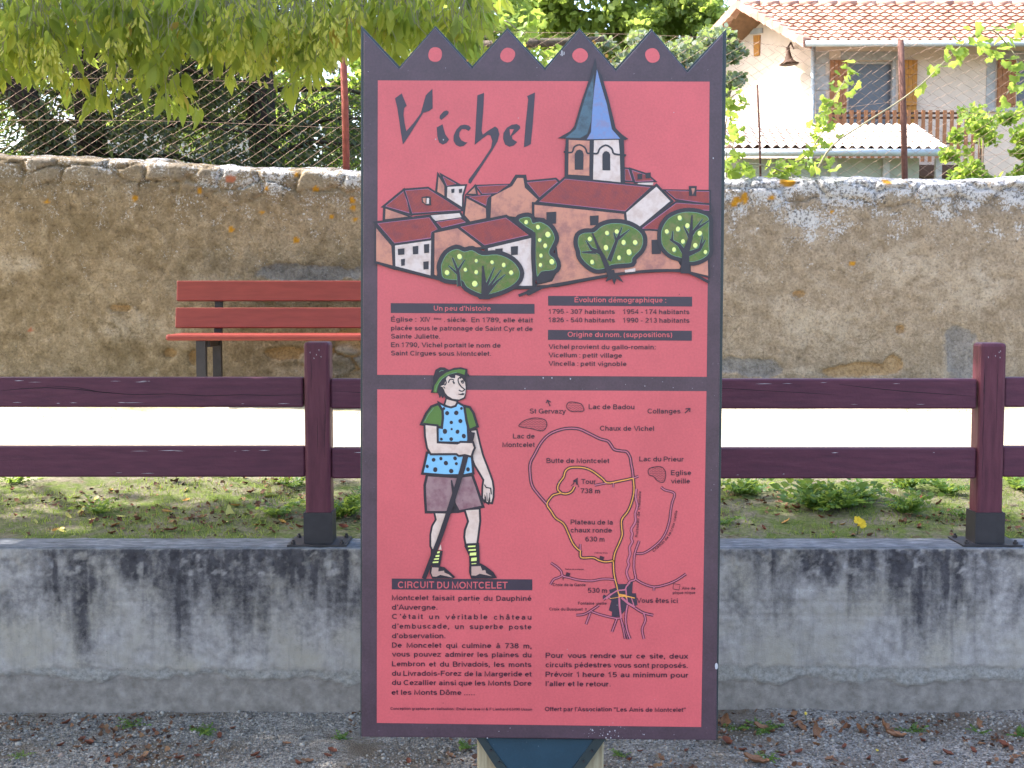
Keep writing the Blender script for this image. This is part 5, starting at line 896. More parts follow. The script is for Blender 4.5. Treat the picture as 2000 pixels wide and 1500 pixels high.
vine('long bare vine cane arching up to leaves beside the tile roof', [[(1590, 345), (1625, 285), (1690, 240), (1760, 195), (1810, 155), (1850, 115), (1900, 70)], [(1900, 70), (1940, 60), (1985, 110)], [(1985, 110), (1990, 150), (1965, 185)]], [(1600, 322, 8, 8, 5), (1832, 128, 8, 6, 5), (1868, 100, 10, 8, 9), (1888, 75, 10, 9, 9), (1925, 75, 14, 12, 10), (1950, 100, 14, 10, 9), (1985, 130, 8, 10, 8), (1968, 185, 7, 6, 4), (1790, 158, 4, 4, 2), (1975, 60, 10, 16, 6)], 8.35, 3, .1)
vine('bright backlit vine hanging between the teeth of the sign', [[(1000, 140), (1010, 90), (985, 40), (1040, 75), (1120, 78)]], [(1020, 60, 14, 14, 14), (1062, 100, 10, 9, 14), (1010, 95, 10, 10, 8), (985, 25, 12, 14, 12), (1040, 40, 12, 10, 8), (1035, 118, 9, 7, 6)], 8.6, 4, .085)
m = MB(); m.tube([at(a, b, 9.5) for a, b in ((930, 88), (1030, 84), (1100, 82), (1180, 76))], [.03, .035, .03, .02], 6); o = m.build('dead_branch', [BARK], None, True); tag(o, 'bare grey horizontal branch seen between two sign teeth', 'branch')
# ---------------------------------------------------------------- rusty mesh fence on the stone wall
RUST = simple('rusty_wire', (.27, .18, .135), .7, .35, 30, 0, .3); RPOST = simple('red_rust_post', (.22, .055, .04), .8, .3, 25, .4); BPOST = simple('brown_rust_post', (.11, .05, .04), .85, .35, 25, .4)
yf = YS+.16; mf = empty('mesh_fence', (0, yf, 2.3), 'rusty chain-link mesh fence strung between iron posts on top of the stone wall', 'fence')
for pa, pb, r, mt in (((668, 45), (677, 335), .022, RPOST), ((1759, 78), (1768, 352), .020, BPOST), ((1479, 165), (1486, 345), .007, BPOST), ((-430, 40), (-425, 300), .022, RPOST), ((2700, 70), (2705, 350), .02, BPOST)):
    m = MB(); a, b = at(*pa, yf), at(*pb, yf); b.z -= .06; m.tube([a, a.lerp(b, .5)+Vector((.004, 0, 0)), b], r, 8); m.build('post', [mt], mf, True)
x0, x1 = at(-500, 300, yf).x, at(2720, 300, yf).x; wx, hz = .094, .0615; 
topz = lambda x: np.interp(x, [at(p, 300, yf).x for p in (-500, 0, 670, 1420, 1600, 1765, 1900, 2720)], [at(1000, p, yf).z for p in (30, 36, 52, 76, 98, 80, 110, 80)])
V = []; F = []; r = .0017; 
def wire(P):
    b = len(V)
    for i, p in enumerate(P):
        a, c_ = P[max(i-1, 0)], P[min(i+1, len(P)-1)]; tx, tz = c_[0]-a[0], c_[2]-a[2]; L = math.hypot(tx, tz) or 1; nx, nz_ = -tz/L, tx/L
        V.extend([(p[0]+nx*r, p[1], p[2]+nz_*r), (p[0]-nx*r*.5, p[1]-r, p[2]-nz_*r*.5), (p[0]-nx*r*.5, p[1]+r, p[2]-nz_*r*.5)])
    for i in range(len(P)-1):
        for k_ in range(3): F.append([b+i*3+k_, b+i*3+(k_+1) % 3, b+i*3+3+(k_+1) % 3, b+i*3+3+k_])
cw = wx/2; nw = int((x1-x0)/cw)
for i in range(nw):
    xc = x0+i*cw; zb = float(ztop(xc))+.012; zt2 = float(topz(xc)); P = []; n = max(2, int(round((zt2-zb)/(hz/2)))); st = (zt2-zb)/n
    for j in range(n+1):
        z = zb+j*st; xr = xc+(cw if (j+i) % 2 else 0); sag = .02*math.sin(xr*1.7+z*2.1)+.012*math.sin(xr*5+z*4); x = xc+(cw if (j+i) % 2 else 0)+sag+.03*(z-zb)+rng.normal()*.0012; x += 0
        P.append((x, yf-.004+(.004 if j % 2 else -.004), z))
    for j in range(len(P)-1):
        r = .0014 if P[j+1][0] > P[j][0] else .0009; wire([P[j], P[j+1]])  # rising wires thickened, falling ones thinned, to imitate sun catching one diagonal
r = .0013
for dz in (.0, .36, .62): 
    P = [(x, yf+.006, float(topz(x))-dz+.01*math.sin(x*2.2)) for x in np.linspace(x0, x1, 90)]; wire(P)
link('wire_mesh', mesh_np('wire_mesh', V, np.array(F), RUST), mf)
# ---------------------------------------------------------------- gravel, leaves and weeds on the ground
def stone(seed):
    r_ = np.random.default_rng(seed); bm = bmesh.new(); bmesh.ops.create_icosphere(bm, subdivisions=1, radius=.5); V = np.array([v.co[:] for v in bm.verts])*np.array([1, .8, .6])*(1+.22*r_.normal(size=(len(bm.verts), 1))); F = np.array([[v.index for v in f.verts] for f in bm.faces]); bm.free(); return V, np.concatenate([F, F[:, 2:]], 1)
k = NT('pebble'); c_ = k.ramp(k.attr('tint'), [(0, (.06, .053, .048)), (.3, (.15, .133, .12)), (.6, (.24, .218, .197)), (.85, (.37, .34, .305)), (1, (.24, .14, .10))]); k.bump(k.noise(150, 3), .4, .003); PEB = k.fin(c_, .9, 0, .2)
N = 26000; x = rng.uniform(-2.4, 2.4, N); y = 4.96-rng.beta(1, 1.3, N)*1.35; s = rng.gamma(2.6, .0021, N)+.0035; keep = fbm(x*1.7, y*2.4, 301, 3) > .36; x, y, s = x[keep], y[keep], s[keep]; n = len(x)
gz = (fbm(x*2, y*2, 3)-.5)*.03+(fbm(x*14, y*14, 4)-.5)*.016+np.clip((y-4.8)/.15, 0, 1)*.012
D = rng.normal(size=(n, 3))*np.array([1, 1, .15]); D = nrm(D); X = nrm(np.cross(D, np.array([0, 0, 1.])+rng.normal(size=(n, 3))*.25))
o = None; ix = rng.integers(0, 3, n); parts = []
Vs = []; Fs = []; Ts = []; off = 0; tt = rng.beta(2, 2, n)
for q in range(3):
    sel = ix == q; pv, pf = stone(q); V_, F_, id_ = scatter(pv, pf[:, :3], mats4(np.stack([x, y, gz+s*.12], 1)[sel], X[sel], D[sel], np.cross(X[sel], D[sel]), s[sel])); Vs.append(V_); Fs.append(F_+off); Ts.append(tt[sel][id_]); off += len(V_)
link('gravel', mesh_np('gravel', np.concatenate(Vs), np.concatenate(Fs), PEB, {'tint': np.concatenate(Ts)}))['kind'] = 'stuff'
def zg(x, y): return float((fbm(np.array([x*2.]), np.array([y*2.]), 3)[0]-.5)*.03+(fbm(np.array([x*14.]), np.array([y*14.]), 4)[0]-.5)*.016+min(max((y-4.8)/.15, 0), 1)*.012)
def zterr(x, y): return float(zt(np.array([y]))[0]+(fbm(np.array([x*3.]), np.array([y*3.]), 13)[0]-.5)*.03+(fbm(np.array([x*20.]), np.array([y*20.]), 14)[0]-.5)*.014)
def ground_at(px, py, fn, y0, y1):
    """world point where the sight line of a photograph pixel meets the ground"""
    for Y in np.arange(y0, y1, .01):
        p = at(px, py, Y)
        if p.z <= fn(p.x, Y): return p
    return at(px, py, y1)
# crumbs of dead leaf
k = NT('leaf_crumb'); CRUMB = k.fin(k.ramp(k.attr('tint'), [(0, (.05, .024, .016)), (.5, (.14, .065, .038)), (1, (.28, .16, .08))]), .8, 0, .2)
def crumbs(n, xr, yr, fn, thr, smin, smax, seed):
    ps = []
    while len(ps) < n:
        a, b = random.uniform(*xr), random.uniform(*yr)
        if fbm(np.array([a*2.2]), np.array([b*3.5]), seed, 3)[0]+random.gauss(0, .05) > thr: ps.append((a, b, fn(a, b)+.006))
    ps = np.array(ps); d_ = nrm(rng.normal(size=(n, 3))*np.array([1, 1, .35])); X_ = np.cross(d_, np.array([0, 0, 1.])+rng.normal(size=(n, 3))*.5); return ps, d_, X_, rng.uniform(smin, smax, n)
CP = (np.array([(-.3, 0, 0), (.1, -.05, .1), (.4, .3, -.05), (.25, .8, .15), (-.1, 1, .25), (-.4, .55, .05), (0, .45, -.1)]), np.array([(0, 1, 6, 6), (1, 2, 6, 6), (2, 3, 6, 6), (3, 4, 6, 6), (4, 5, 6, 6), (5, 0, 6, 6)]))
A1 = crumbs(900, (-2.3, 2.3), (4.2, 4.93), zg, .54, .008, .026, 401); A2 = crumbs(1500, (-2.6, 2.6), (5.2, 6.2), zterr, .47, .008, .026, 402)
a, b, c_, d_ = [np.concatenate([p, q]) for p, q in zip(A1, A2)]; leaves('leaf_litter', CP, a, b, d_, rng.beta(2, 2.5, len(a)), CRUMB, None, c_)['kind'] = 'stuff'
# grass
L_GRASS = leafmat('grass_blade', [(0, (.05, .085, .02)), (.6, (.10, .14, .03)), (1, (.24, .22, .09))], .35)
GP = (np.array([(-.06, 0, 0), (.06, 0, 0), (.045, .5, .03), (0, 1, .16), (-.045, .5, .03)]), np.array([(0, 1, 2, 4), (4, 2, 3, 3)]))
ps = []
while len(ps) < 14000:
    a, b = random.uniform(-2.7, 2.7), 5.17+random.random()**1.1*1.15
    if fbm(np.array([a*2.4]), np.array([b*4]), 411, 3)[0]+random.gauss(0, .07) > .5+.25*max(0, b-5.95): ps.append((a, b, 0))
while len(ps) < 16500: 
    a, b = random.uniform(-2.9, 2.9), 8.2-abs(random.gauss(0, .3))
    if fbm(np.array([a*1.6]), np.array([3.]), 412, 3)[0] > .5: ps.append((a, b, 0))
ps = np.array(ps); ps[:, 2] = zt(ps[:, 1])+(fbm(ps[:, 0]*3, ps[:, 1]*3, 13)-.5)*.03+(fbm(ps[:, 0]*20, ps[:, 1]*20, 14)-.5)*.014-.002; n = len(ps)
leaves('grass', GP, ps, rng.normal(size=(n, 3))*.55+np.array([0, 0, .8]), rng.uniform(.012, .032, n), rng.beta(2, 2.5, n), L_GRASS, None)['kind'] = 'stuff'
# weeds: rosettes of toothed leaves, each a thing
L_WEED = leafmat('weed_leaf', [(0, (.03, .075, .018)), (.6, (.06, .135, .03)), (1, (.13, .22, .05))], .35)
def weed(label, p, rad, n, seed, name='weed', tall=1.0, cat='weed', group=None, rot=0):
    r_ = np.random.default_rng(seed); t = empty(name, tuple(p), label, cat, group); k_ = 5
    ps = []; ds = []; ss = []
    for i in range(n):
        th = r_.uniform(0, 6.28); el = r_.uniform(.3, 1.5)*tall; d0 = np.array([math.cos(th), math.sin(th), el]); L = rad*r_.uniform(.6, 1.1)
        for j in range(k_):
            q = (j+.6)/k_; pt = np.array(p)+np.array([math.cos(th), math.sin(th), 0])*L*q+np.array([0, 0, L*el*q*(1-.45*q)])
            for sg in (-1, 1): ps.append(pt); ds.append(d0*.5+sg*np.array([-math.sin(th), math.cos(th), 0])*.9+np.array([0, 0, -.3*q])); ss.append(L*.34*(1-.5*q))
        ps.append(np.array(p)+np.array([math.cos(th), math.sin(th), el*.55])*L); ds.append(d0*np.array([1, 1, .2])); ss.append(L*.3)
    n_ = len(ps); leaves('leaves', LP, np.array(ps), np.array(ds), np.array(ss)[:, None]*np.array([[1.3, 1, 1]]), r_.beta(2, 2.2, n_), L_WEED, t)
    return t
wl = [((1600, 995), .15, 26, 'large leafy green weed clump behind the coping right of the sign'), ((1650, 990), .13, 22, 'spreading weed clump just left of the yellow dandelion'), ((1775, 1003), .11, 18, 'weed clump on the grass midway between dandelion and right fence post'), ((1690, 975), .09, 14, 'small weed clump above the dandelion'), ((1455, 965), .11, 18, 'weed clump close to the right edge of the sign, under the lower rail'), ((1770, 955), .10, 16, 'weed clump touching the lower rail left of the right fence post'), ((1850, 965), .09, 14, 'weed clump hard left of the right fence post'), ((675, 1010), .12, 22, 'bright green weed clump between the left fence post and the sign'), ((540, 1005), .09, 10, 'thin weed just left of the left fence post'), ((190, 1003), .08, 12, 'grey-green weed behind the big yellow fallen leaf'), ((575, 950), .08, 10, 'low weed under the lower rail near the left fence post'), ((30, 945), .08, 10, 'low weed under the rail at the far left'), ((1880, 1012), .06, 8, 'tiny weed at the foot of the right fence post'), ((1415, 1025), .06, 8, 'tiny weed beside the right edge of the sign'), ((1985, 955), .1, 12, 'weed clump right of the right fence post')]
for i, ((a, b), rd, n, lb) in enumerate(wl): weed(lb, ground_at(a, b, zterr, 5.17, 6.2), rd*1.12, int(n*1.4), 500+i, group='weeds on the grass strip')
gw = [((262, 1420), .055, 12, 'bright green dock-like weed on the gravel at the left'), ((400, 1432), .06, 12, 'flat weed patch on the gravel in the middle of the left side'), ((1490, 1428), .07, 14, 'weed on the gravel below the small yellow flower'), ((1440, 1425), .05, 10, 'weed on the gravel beside the sign corner'), ((1500, 1482), .045, 9, 'small weed at the bottom edge right of the big brown leaf'), ((1995, 1440), .06, 12, 'weed on the gravel at the right border'), ((1912, 1432), .045, 8, 'small weed on the gravel left of the right border'), ((40, 1480), .04, 8, 'small weed at the bottom left corner'), ((668, 1445), .045, 8, 'small weed by the lower left corner of the sign'), ((1215, 1478), .045, 9, 'weed on the gravel right of the timber post'), ((910, 1462), .045, 9, 'weed on the gravel left of the timber post'), ((1780, 1430), .05, 9, 'low weed against the wall foot right of the curled leaves')]
for i, ((a, b), rd, n, lb) in enumerate(gw): weed(lb, ground_at(a, b, zg, 3.9, 4.95), rd, n, 540+i, tall=.55, group='weeds on the gravel')
# dandelion and small yellow flower
PETAL = simple('yellow_petal', (.75, .52, .02), .6, .15, 40); STALK = simple('green_stalk', (.12, .13, .06), .6)
def flower(label, p, h, r, n, heads, stage):
    t = empty('yellow_flower', tuple(p), label, 'flower')
    for dx, dz, tilt in heads:
        top = Vector(p)+Vector((dx, 0, h+dz)); m = MB(); m.tube([Vector(p), Vector(p)+Vector((dx*.3, .004, h*.55)), top], .0022, 5); m.build('stem', [STALK], t, True)
        V = []; F = []
        for i in range(n):
            th = 6.283*i/n+random.random()*.2; rr = r*random.uniform(.7, 1.05); up = random.uniform(.05, .5); c0 = Vector((math.cos(th), math.sin(th), 0)); s0 = Vector((-math.sin(th), math.cos(th), 0))*rr*.14; q = Vector((0, 0, 1)); b = len(V)
            pts = [c0*rr*.1-s0*.5, c0*rr*.1+s0*.5, c0*rr+s0+q*rr*up, c0*rr-s0+q*rr*up]
            from mathutils import Euler
            V += [tuple(top+Euler((tilt, tilt*.4, 0)).to_matrix() @ v) for v in pts]; F.append([b, b+1, b+2, b+3])
        link('flower_head', mesh_np('flower_head', V, F, PETAL), t)
pd = ground_at(1675, 1044, zterr, 5.16, 5.4); flower('yellow dandelion in bloom behind the coping, right of the sign', pd, .055, .019, 46, [(0, 0, .9), (.014, -.012, 1.1)], 0)
pf_ = ground_at(1575, 1412, zg, 4.2, 4.95); flower('tiny yellow flower on a thin stalk against the wall foot right of the sign', pf_, .035, .007, 12, [(-.004, 0, .8)], 1)
pf_ = ground_at(1713, 1470, zg, 4.0, 4.95); flower('tiny yellow flower lying low on the gravel at the lower right', pf_, .008, .006, 10, [(0, 0, .5)], 1)
# fallen leaves: each a thing, copied from a few shapes
k = NT('dry_leaf'); DRY = k.fin(k.ramp(k.noise(40, 4), [(.3, (.14, .06, .03)), (.7, (.30, .15, .08))]), .7, 0, .3)
k = NT('rust_leaf'); RUSTL = k.fin(k.ramp(k.noise(40, 4), [(.3, (.10, .03, .02)), (.7, (.20, .07, .04))]), .75, 0, .25)
k = NT('yellow_leaf'); YEL = k.fin(k.ramp(k.noise(25, 4), [(.3, (.42, .34, .06)), (.7, (.56, .50, .16))]), .6, 0, .3); OCHL = simple('ochre_leaf', (.42, .22, .05), .7, .3, 30)
def leafmesh(curl, wid, seed):
    r_ = np.random.default_rng(seed); nu, nv = 9, 5; V = []
    for i in range(nu):
        t = i/(nu-1); w_ = wid*math.sin(math.pi*min(1, t*.93+.05))**.8*(1+.12*r_.normal())
        for j in range(nv):
            s_ = (j/(nv-1)-.5)*2; a = curl*(t-.5)*2.2; V.append((s_*w_*math.cos(curl*s_*.8)*.5, (math.sin(a)/max(curl*2.2, .01) if curl > .02 else t-.5), abs(s_)*w_*.5*math.sin(curl*.9)+(1-math.cos(a))/max(curl*2.2, .01)*.9+.02*r_.normal()*curl))
    F = [[i*nv+j, i*nv+j+1, (i+1)*nv+j+1, (i+1)*nv+j] for i in range(nu-1) for j in range(nv-1)]; V = np.array(V); V[:, 2] -= V[:, 2].min(); return V, F
LM = {}
for nm, mat_, cu, wd in (('dry', DRY, .75, .55), ('dry2', DRY, 1.1, .5), ('rust', RUSTL, .85, .6), ('yellow', YEL, .22, .5), ('yellow2', YEL, .45, .45), ('ochre', OCHL, .7, .5)):
    V, F = leafmesh(cu, wd, len(LM)); LM[nm] = mesh_np('fallen_leaf', V, F, mat_, smooth=True)
def fallen(kind, p, s, rz, label, group=None, tilt=(0, 0)):
    o = bpy.data.objects.new('fallen_leaf', LM[kind]); sc.collection.objects.link(o); o.location = p; o.scale = (s, s, s); o.rotation_euler = (tilt[0], tilt[1], rz); tag(o, label, 'leaf', group)
for a, b, kd, s, rz, tl, lb in [(448, 1003, 'yellow', .075, .6, (.9, .2), None), (158, 1004, 'yellow', .068, -.5, (1.0, .1), 'largest pale yellow fallen leaf, standing on edge by the grey-green weed'), (133, 1010, 'yellow2', .045, .9, (.5, 0), 'smaller pale yellow leaf touching the largest standing one'), (525, 962, 'yellow2', .05, .2, (1.1, .3), 'yellow fallen leaf standing upright left of the left fence post'), (120, 1040, 'yellow2', .045, 1.2, (.3, 0), 'yellow leaf near the coping at the left'),
    (1412, 1418, 'dry2', .11, .1, (1.2, .2), 'big curled tan leaf standing behind the lower right corner of the sign'), (1590, 1440, 'dry2', .11, .5, (.9, .2), 'twisted brown leaf standing on edge at the wall foot right of the sign'), (1475, 1492, 'dry', .10, 1.3, (.2, 0), 'big orange-brown leaf at the bottom edge right of the sign'), (1730, 1430, 'dry2', .10, 1.0, (.6, .4), 'spiky curled brown leaf in the middle of the wall foot at the right'), (1910, 1420, 'dry2', .07, .4, (.9, 0), 'curled brown leaf against the wall foot at far right'), (1680, 1432, 'dry', .08, 2, (.7, 0), 'curled brown leaf just left of the spiky one'), (1750, 1442, 'dry', .08, 1.4, (.1, 0), 'flat pale brown leaf just right of the spiky one'), (1565, 1424, 'dry', .06, .4, (.5, 0), 'brown leaf lying under the tiny yellow flower'), (1490, 1430, 'dry', .09, 1.2, (.3, 0), 'wide brown leaf on the weeds right of the sign'),
    (1420, 1455, 'rust', .07, .3, (.1, 0), 'dark red-brown leaf just below the sign corner at the right'), (1960, 1460, 'rust', .06, .3, (.1, 0), 'dark red-brown leaf near the right border')]:
    up = b > 1200; p = ground_at(a, b, zg if up else zterr, 3.9 if up else 5.16, 4.94 if up else 6.2); fallen(kd, (p.x, p.y, p.z+.004), s, rz, lb or 'yellow fallen leaf lying in the grass near the coping, left half', None, tl)
gl = [(130, 1415), (355, 1428), (300, 1430), (325, 1432), (370, 1462), (455, 1425), (120, 1458), (95, 1470), (150, 1462), (175, 1455), (240, 1476), (280, 1482), (65, 1440), (500, 1478), (505, 1482), (650, 1470), (600, 1490), (580, 1494), (640, 1480), (30, 1450), (350, 1484), (430, 1440), (215, 1490), (560, 1455), (160, 1448), (385, 1480), (1560, 1472), (1620, 1485), (1560, 1495), (1650, 1462), (1700, 1485), (1800, 1450), (1850, 1475), (1900, 1470), (1945, 1488), (1985, 1480), (1450, 1468), (1530, 1480), (1765, 1490), (1830, 1495), (1230, 1488), (1250, 1470), (1290, 1484), (880, 1480), (800, 1490), (1340, 1470)]
for i, (a, b) in enumerate(gl): p = ground_at(a, b, zg, 3.9, 4.94); fallen(random.choice(('rust', 'rust', 'dry')), (p.x, p.y, p.z+.003), random.uniform(.022, .05), random.uniform(0, 6), 'small shrivelled red-brown dead leaf lying on the grey gravel', 'shrivelled leaves on the gravel', (random.gauss(0, .25), random.gauss(0, .25)))
tl = [(random.uniform(-20, 2020), 940+random.random()**.8*105) for i in range(150)]
for i, (a, b) in enumerate(tl):
    if 700 < a < 1410 or 588 < a < 655 or 1900 < a < 1966: continue
    if a > 1410 and random.random() < .45: continue
    kd = random.choice(('rust', 'rust', 'ochre', 'yellow2', 'yellow', 'dry')) if a < 700 else random.choice(('rust', 'rust', 'ochre', 'dry')); p = ground_at(a, b, zterr, 5.16, 6.4); lb = {'rust': ('dark red-brown shrivelled leaf on the grass strip behind the coping', 'red-brown leaves on the grass'), 'ochre': ('curled orange leaf on the grass strip behind the coping', 'orange leaves on the grass'), 'dry': ('dry light-brown leaf on the grass strip behind the coping', 'light-brown leaves on the grass')}.get(kd, ('flat pale yellow leaf on the grass strip left of the sign', 'yellow leaves on the grass'))
    fallen(kd, (p.x, p.y, p.z+.004), random.uniform(.025, .05)*(1.25 if 'yel' in kd else 1), random.uniform(0, 6), lb[0], lb[1], (random.gauss(0, .3), random.gauss(0, .3)))
# ---------------------------------------------------------------- house, shed and far buildings
CREAM = simple('cream_render', (.64, .515, .42), .95, .1, 4, .25); STONEW = simple('grey_dressed_stone', (.36, .35, .34), .95, .2, 9, .3); SHUT = simple('stained_wood', (.29, .12, .05), .7, .3, 6, .2, stretch=(8, 8, 1)); SHUTO = simple('orange_wood', (.40, .17, .03), .7, .25, 6, .2, stretch=(8, 8, 1)); PANE = simple('dark_pane', (.11, .115, .135), .25, .1, 5); ZINC = simple('zinc', (.38, .42, .44), .5, .1, 12, 0, .2); SOFF = simple('soffit_wood', (.22, .12, .07), .8, .25, 9); DKW = simple('dark_wood', (.07, .035, .022), .8)
k = NT('roof_tile'); a_ = k.noise(2.2, 5, .65); v_ = k.voro(6, out='Color'); sp_ = k.n('SeparateColor'); k.set(sp_.inputs[0], v_); c_ = k.ramp(k.math('ADD', k.math('MULTIPLY', a_, .5), k.math('MULTIPLY', sp_.outputs[0], .5)), [(.25, (.30, .155, .115)), (.5, (.43, .245, .18)), (.75, (.54, .35, .27))]); k.bump(k.noise(40, 3), .3, .01); TILE = k.fin(c_, .85, 0, .2)
PTILE = simple('pale_roof_tile', (.62, .50, .42), .85, .15, 8, .2); SHEDW = simple('grey_green_boards', (.30, .315, .26), .9, .12, 5)
house = empty('house', (at(1700, 300, 26).x, 26, .9), 'cream rendered house with orange tiled roof and brown shutters behind the wall at right', 'house')
YH = 26.0
PXH = lambda px, py, Y=YH: at(px, py, Y)
xA = PXH(1583, 200).x; xB = PXH(2500, 200).x; zE = PXH(1800, 84).z; z0 = .9
wins = [(1655, 118, 1748, 285), (1985, 118, 2050, 210)]
xsb = sorted({xA, xB}|{PXH(a, 200).x for w_ in wins for a in (w_[0], w_[2])}); zsb = sorted({z0, zE+.1}|{PXH(1000, b).z for w_ in wins for b in (w_[1], w_[3])})
m = MB(); holes = [(PXH(a, 200).x, PXH(c2, 200).x, PXH(1000, d2).z, PXH(1000, b2).z) for a, b2, c2, d2 in wins]
for i in range(len(xsb)-1):
    for j in range(len(zsb)-1):
        cx, cz = (xsb[i]+xsb[i+1])/2, (zsb[j]+zsb[j+1])/2
        if any(h[0] < cx < h[1] and h[2] < cz < h[3] for h in holes): continue
        m.add([(xsb[i], YH, zsb[j]), (xsb[i+1], YH, zsb[j]), (xsb[i+1], YH, zsb[j+1]), (xsb[i], YH, zsb[j+1])], [[0, 1, 2, 3]])
for h in holes: m.add([(h[0], YH, h[2]), (h[1], YH, h[2]), (h[1], YH, h[3]), (h[0], YH, h[3]), (h[0], YH+.22, h[2]), (h[1], YH+.22, h[2]), (h[1], YH+.22, h[3]), (h[0], YH+.22, h[3])], [[0, 4, 5, 1], [1, 5, 6, 2], [2, 6, 7, 3], [3, 7, 4, 0]])
# gable: runs back and to the left from the corner
K_ = .7; E_ = at(1577, 83, 25.3); Yp = 26.76; Pk = at(1447, 9, Yp); Yf = 28.22; Fe = Vector((E_.x-K_*(Yf-25.3), Yf, E_.z))
gd = Vector((-K_, 1, 0)).normalized(); gn = Vector((-1, -K_, 0)).normalized(); ins = -gn*.30
c0 = Vector((xA, YH, 0)); 
def gp(Y): return Vector((xA-K_*(Y-YH), Y, 0))
g1, gpk, g2 = gp(YH), gp(Yp+.12), gp(Yf+.0)
V = [(g1.x, g1.y, z0), (g2.x, g2.y, z0), (g2.x, g2.y, zE+.0), (gpk.x, gpk.y, Pk.z-.16), (g1.x, g1.y, zE+.1)]; m.add(V, [[0, 1, 2, 3, 4]]); m.add([(g2.x, g2.y, z0), (xB, g2.y, z0), (xB, g2.y, zE), (g2.x, g2.y, zE)], [[0, 1, 2, 3]]); m.add([(xB, YH, z0), (xB, g2.y, z0), (xB, g2.y, zE), (xB, Yp, Pk.z-.16), (xB, YH, zE)], [[0, 1, 2, 3, 4]])
m.build('wall', [CREAM], house)
# tiled roof: stepped rows with rounded columns
def tiled(name, a, b, up, rows, period, amp, mat, stepz, parent, th=.06, cols=None):
    """a,b: eave ends; up: vector eave->ridge at a and b (two vectors)"""
    a, b = Vector(a), Vector(b); nu = int((b-a).length/period*6)+1; V = []; n_ = ((b-a).cross(up[0])).normalized(); n_ = n_ if n_.z > 0 else -n_
    m_ = 0
    for r_ in range(rows):
        for e in (0, 1):
            t = (r_+e*1.04)/rows
            for i in range(nu):
                u = i/(nu-1); base = (a+up[0]*t).lerp(b+up[1]*t, u); ph = u*(b-a).length/period*2*math.pi; off = amp*(.5+.5*math.cos(ph))+(stepz if e == 0 else 0)
                V.append(base+n_*off)
    F = []
    for r_ in range(rows*2-1):
        for i in range(nu-1): p = r_*nu+i; F.append([p, p+1, p+nu+1, p+nu])
    bb = len(V)
    V += [a-n_*th, b-n_*th, b+up[1]-n_*th, a+up[0]-n_*th]; F.append([bb, bb+1, bb+2, bb+3])
    me = mesh_np(name, [tuple(v) for v in V], F, mat); return link(name, me, parent)
Er = Vector((xB+.4, 25.3, E_.z)); Pr = Vector((xB+.4, Yp, Pk.z))
rf = tiled('roof', E_, Er, (Pk-E_, Pr-Er), 11, .19, .035, TILE, .035, house)
m = MB(); m.ext([Pk, Pr, Vector((xB+.4, Yf+.6, Fe.z-.3)), Fe+Vector((-.2, .6, -.3))], (0, 0, -.07)); m.build('rear_roof', [SOFF], house)
m = MB(); L = (Pr-Pk).length; n = int(L/.38)
for i in range(n): p = Pk.lerp(Pr, (i+.5)/n); m.tube([p-Vector((.2, 0, -.0)), p+Vector((.19, 0, .012))], [.085, .075], 8)
m.build('ridge_tiles', [TILE], house, True)
def rake(A_, B_, nm, n_, w_=.20):
    m = MB(); d_ = (B_-A_)
    for i in range(n_):
        p, q = A_+d_*(i/n_), A_+d_*((i+1.08)/n_); up_ = Vector((0, 0, 1)); o_ = gn*.12
        m.add([p+o_-up_*.10, q+o_-up_*.10+up_*.02, q+o_+up_*.07, p+o_+up_*.09, p-o_-up_*.10, q-o_-up_*.08, q-o_+up_*.07, p-o_+up_*.09], [[0, 1, 2, 3], [3, 2, 6, 7], [7, 6, 5, 4], [0, 4, 5, 1], [0, 3, 7, 4], [1, 5, 6, 2]])
    return m.build(nm, [TILE], house)
rake(E_, Pk, 'rake_tiles', 9); rake(Fe+Vector((-.2, .6, -.3)), Pk, 'rake_tiles', 10)
m = MB(); m.tube([E_+Vector((-.05, -.06, -.03)), Er+Vector((0, -.06, -.03))], .055, 8); m.build('gutter', [ZINC], house, True)
m = MB(); m.tube([Vector((xA+.02, YH-.09, zE-.02)), Vector((xA+.02, YH-.09, z0))], .045, 8); m.build('drainpipe', [ZINC], house, True)
# stone surrounds, openings, shutters
def fbox(nm, px0, py0, px1, py1, y0, y1, mat, parent=house):
    a, b = PXH(px0, py1), PXH(px1, py0); m = MB(); m.span((a.x, y0, a.z), (b.x, y1, b.z)); return m.build(nm, [mat], parent)
fbox('lintel', 1642, 101, 1757, 117.5, YH-.02, YH+.05, STONEW)
for q, (a, b) in enumerate(((100, 124), (125, 147), (148, 176), (177, 205), (206, 240))): fbox('quoin', 1592, a, 1612 if q % 2 else 1619, b, YH-.02, YH+.05, STONEW)
fbox('door_jamb', 1740, 118, 1750, 285, YH-.018, YH+.04, STONEW)
def shutter(px0, px1, py0, py1, mat):
    a, b = PXH(px0, py1), PXH(px1, py0); m = MB(); n_ = 4
    for i in range(n_): x0_, x1_ = a.x+(b.x-a.x)*i/n_, a.x+(b.x-a.x)*(i+1)/n_-.006; m.span((x0_, YH-.06, a.z), (x1_, YH-.025, b.z))
    for t in (.12, .5, .86): zz = a.z+(b.z-a.z)*t; m.span((a.x+.01, YH-.085, zz-.05), (b.x-.01, YH-.06, zz+.05))
    m.build('shutter', [mat], house)
shutter(1618, 1654, 118, 285, SHUT); shutter(1752, 1791, 118, 285, SHUTO); shutter(1945, 1984, 118, 210, SHUT)
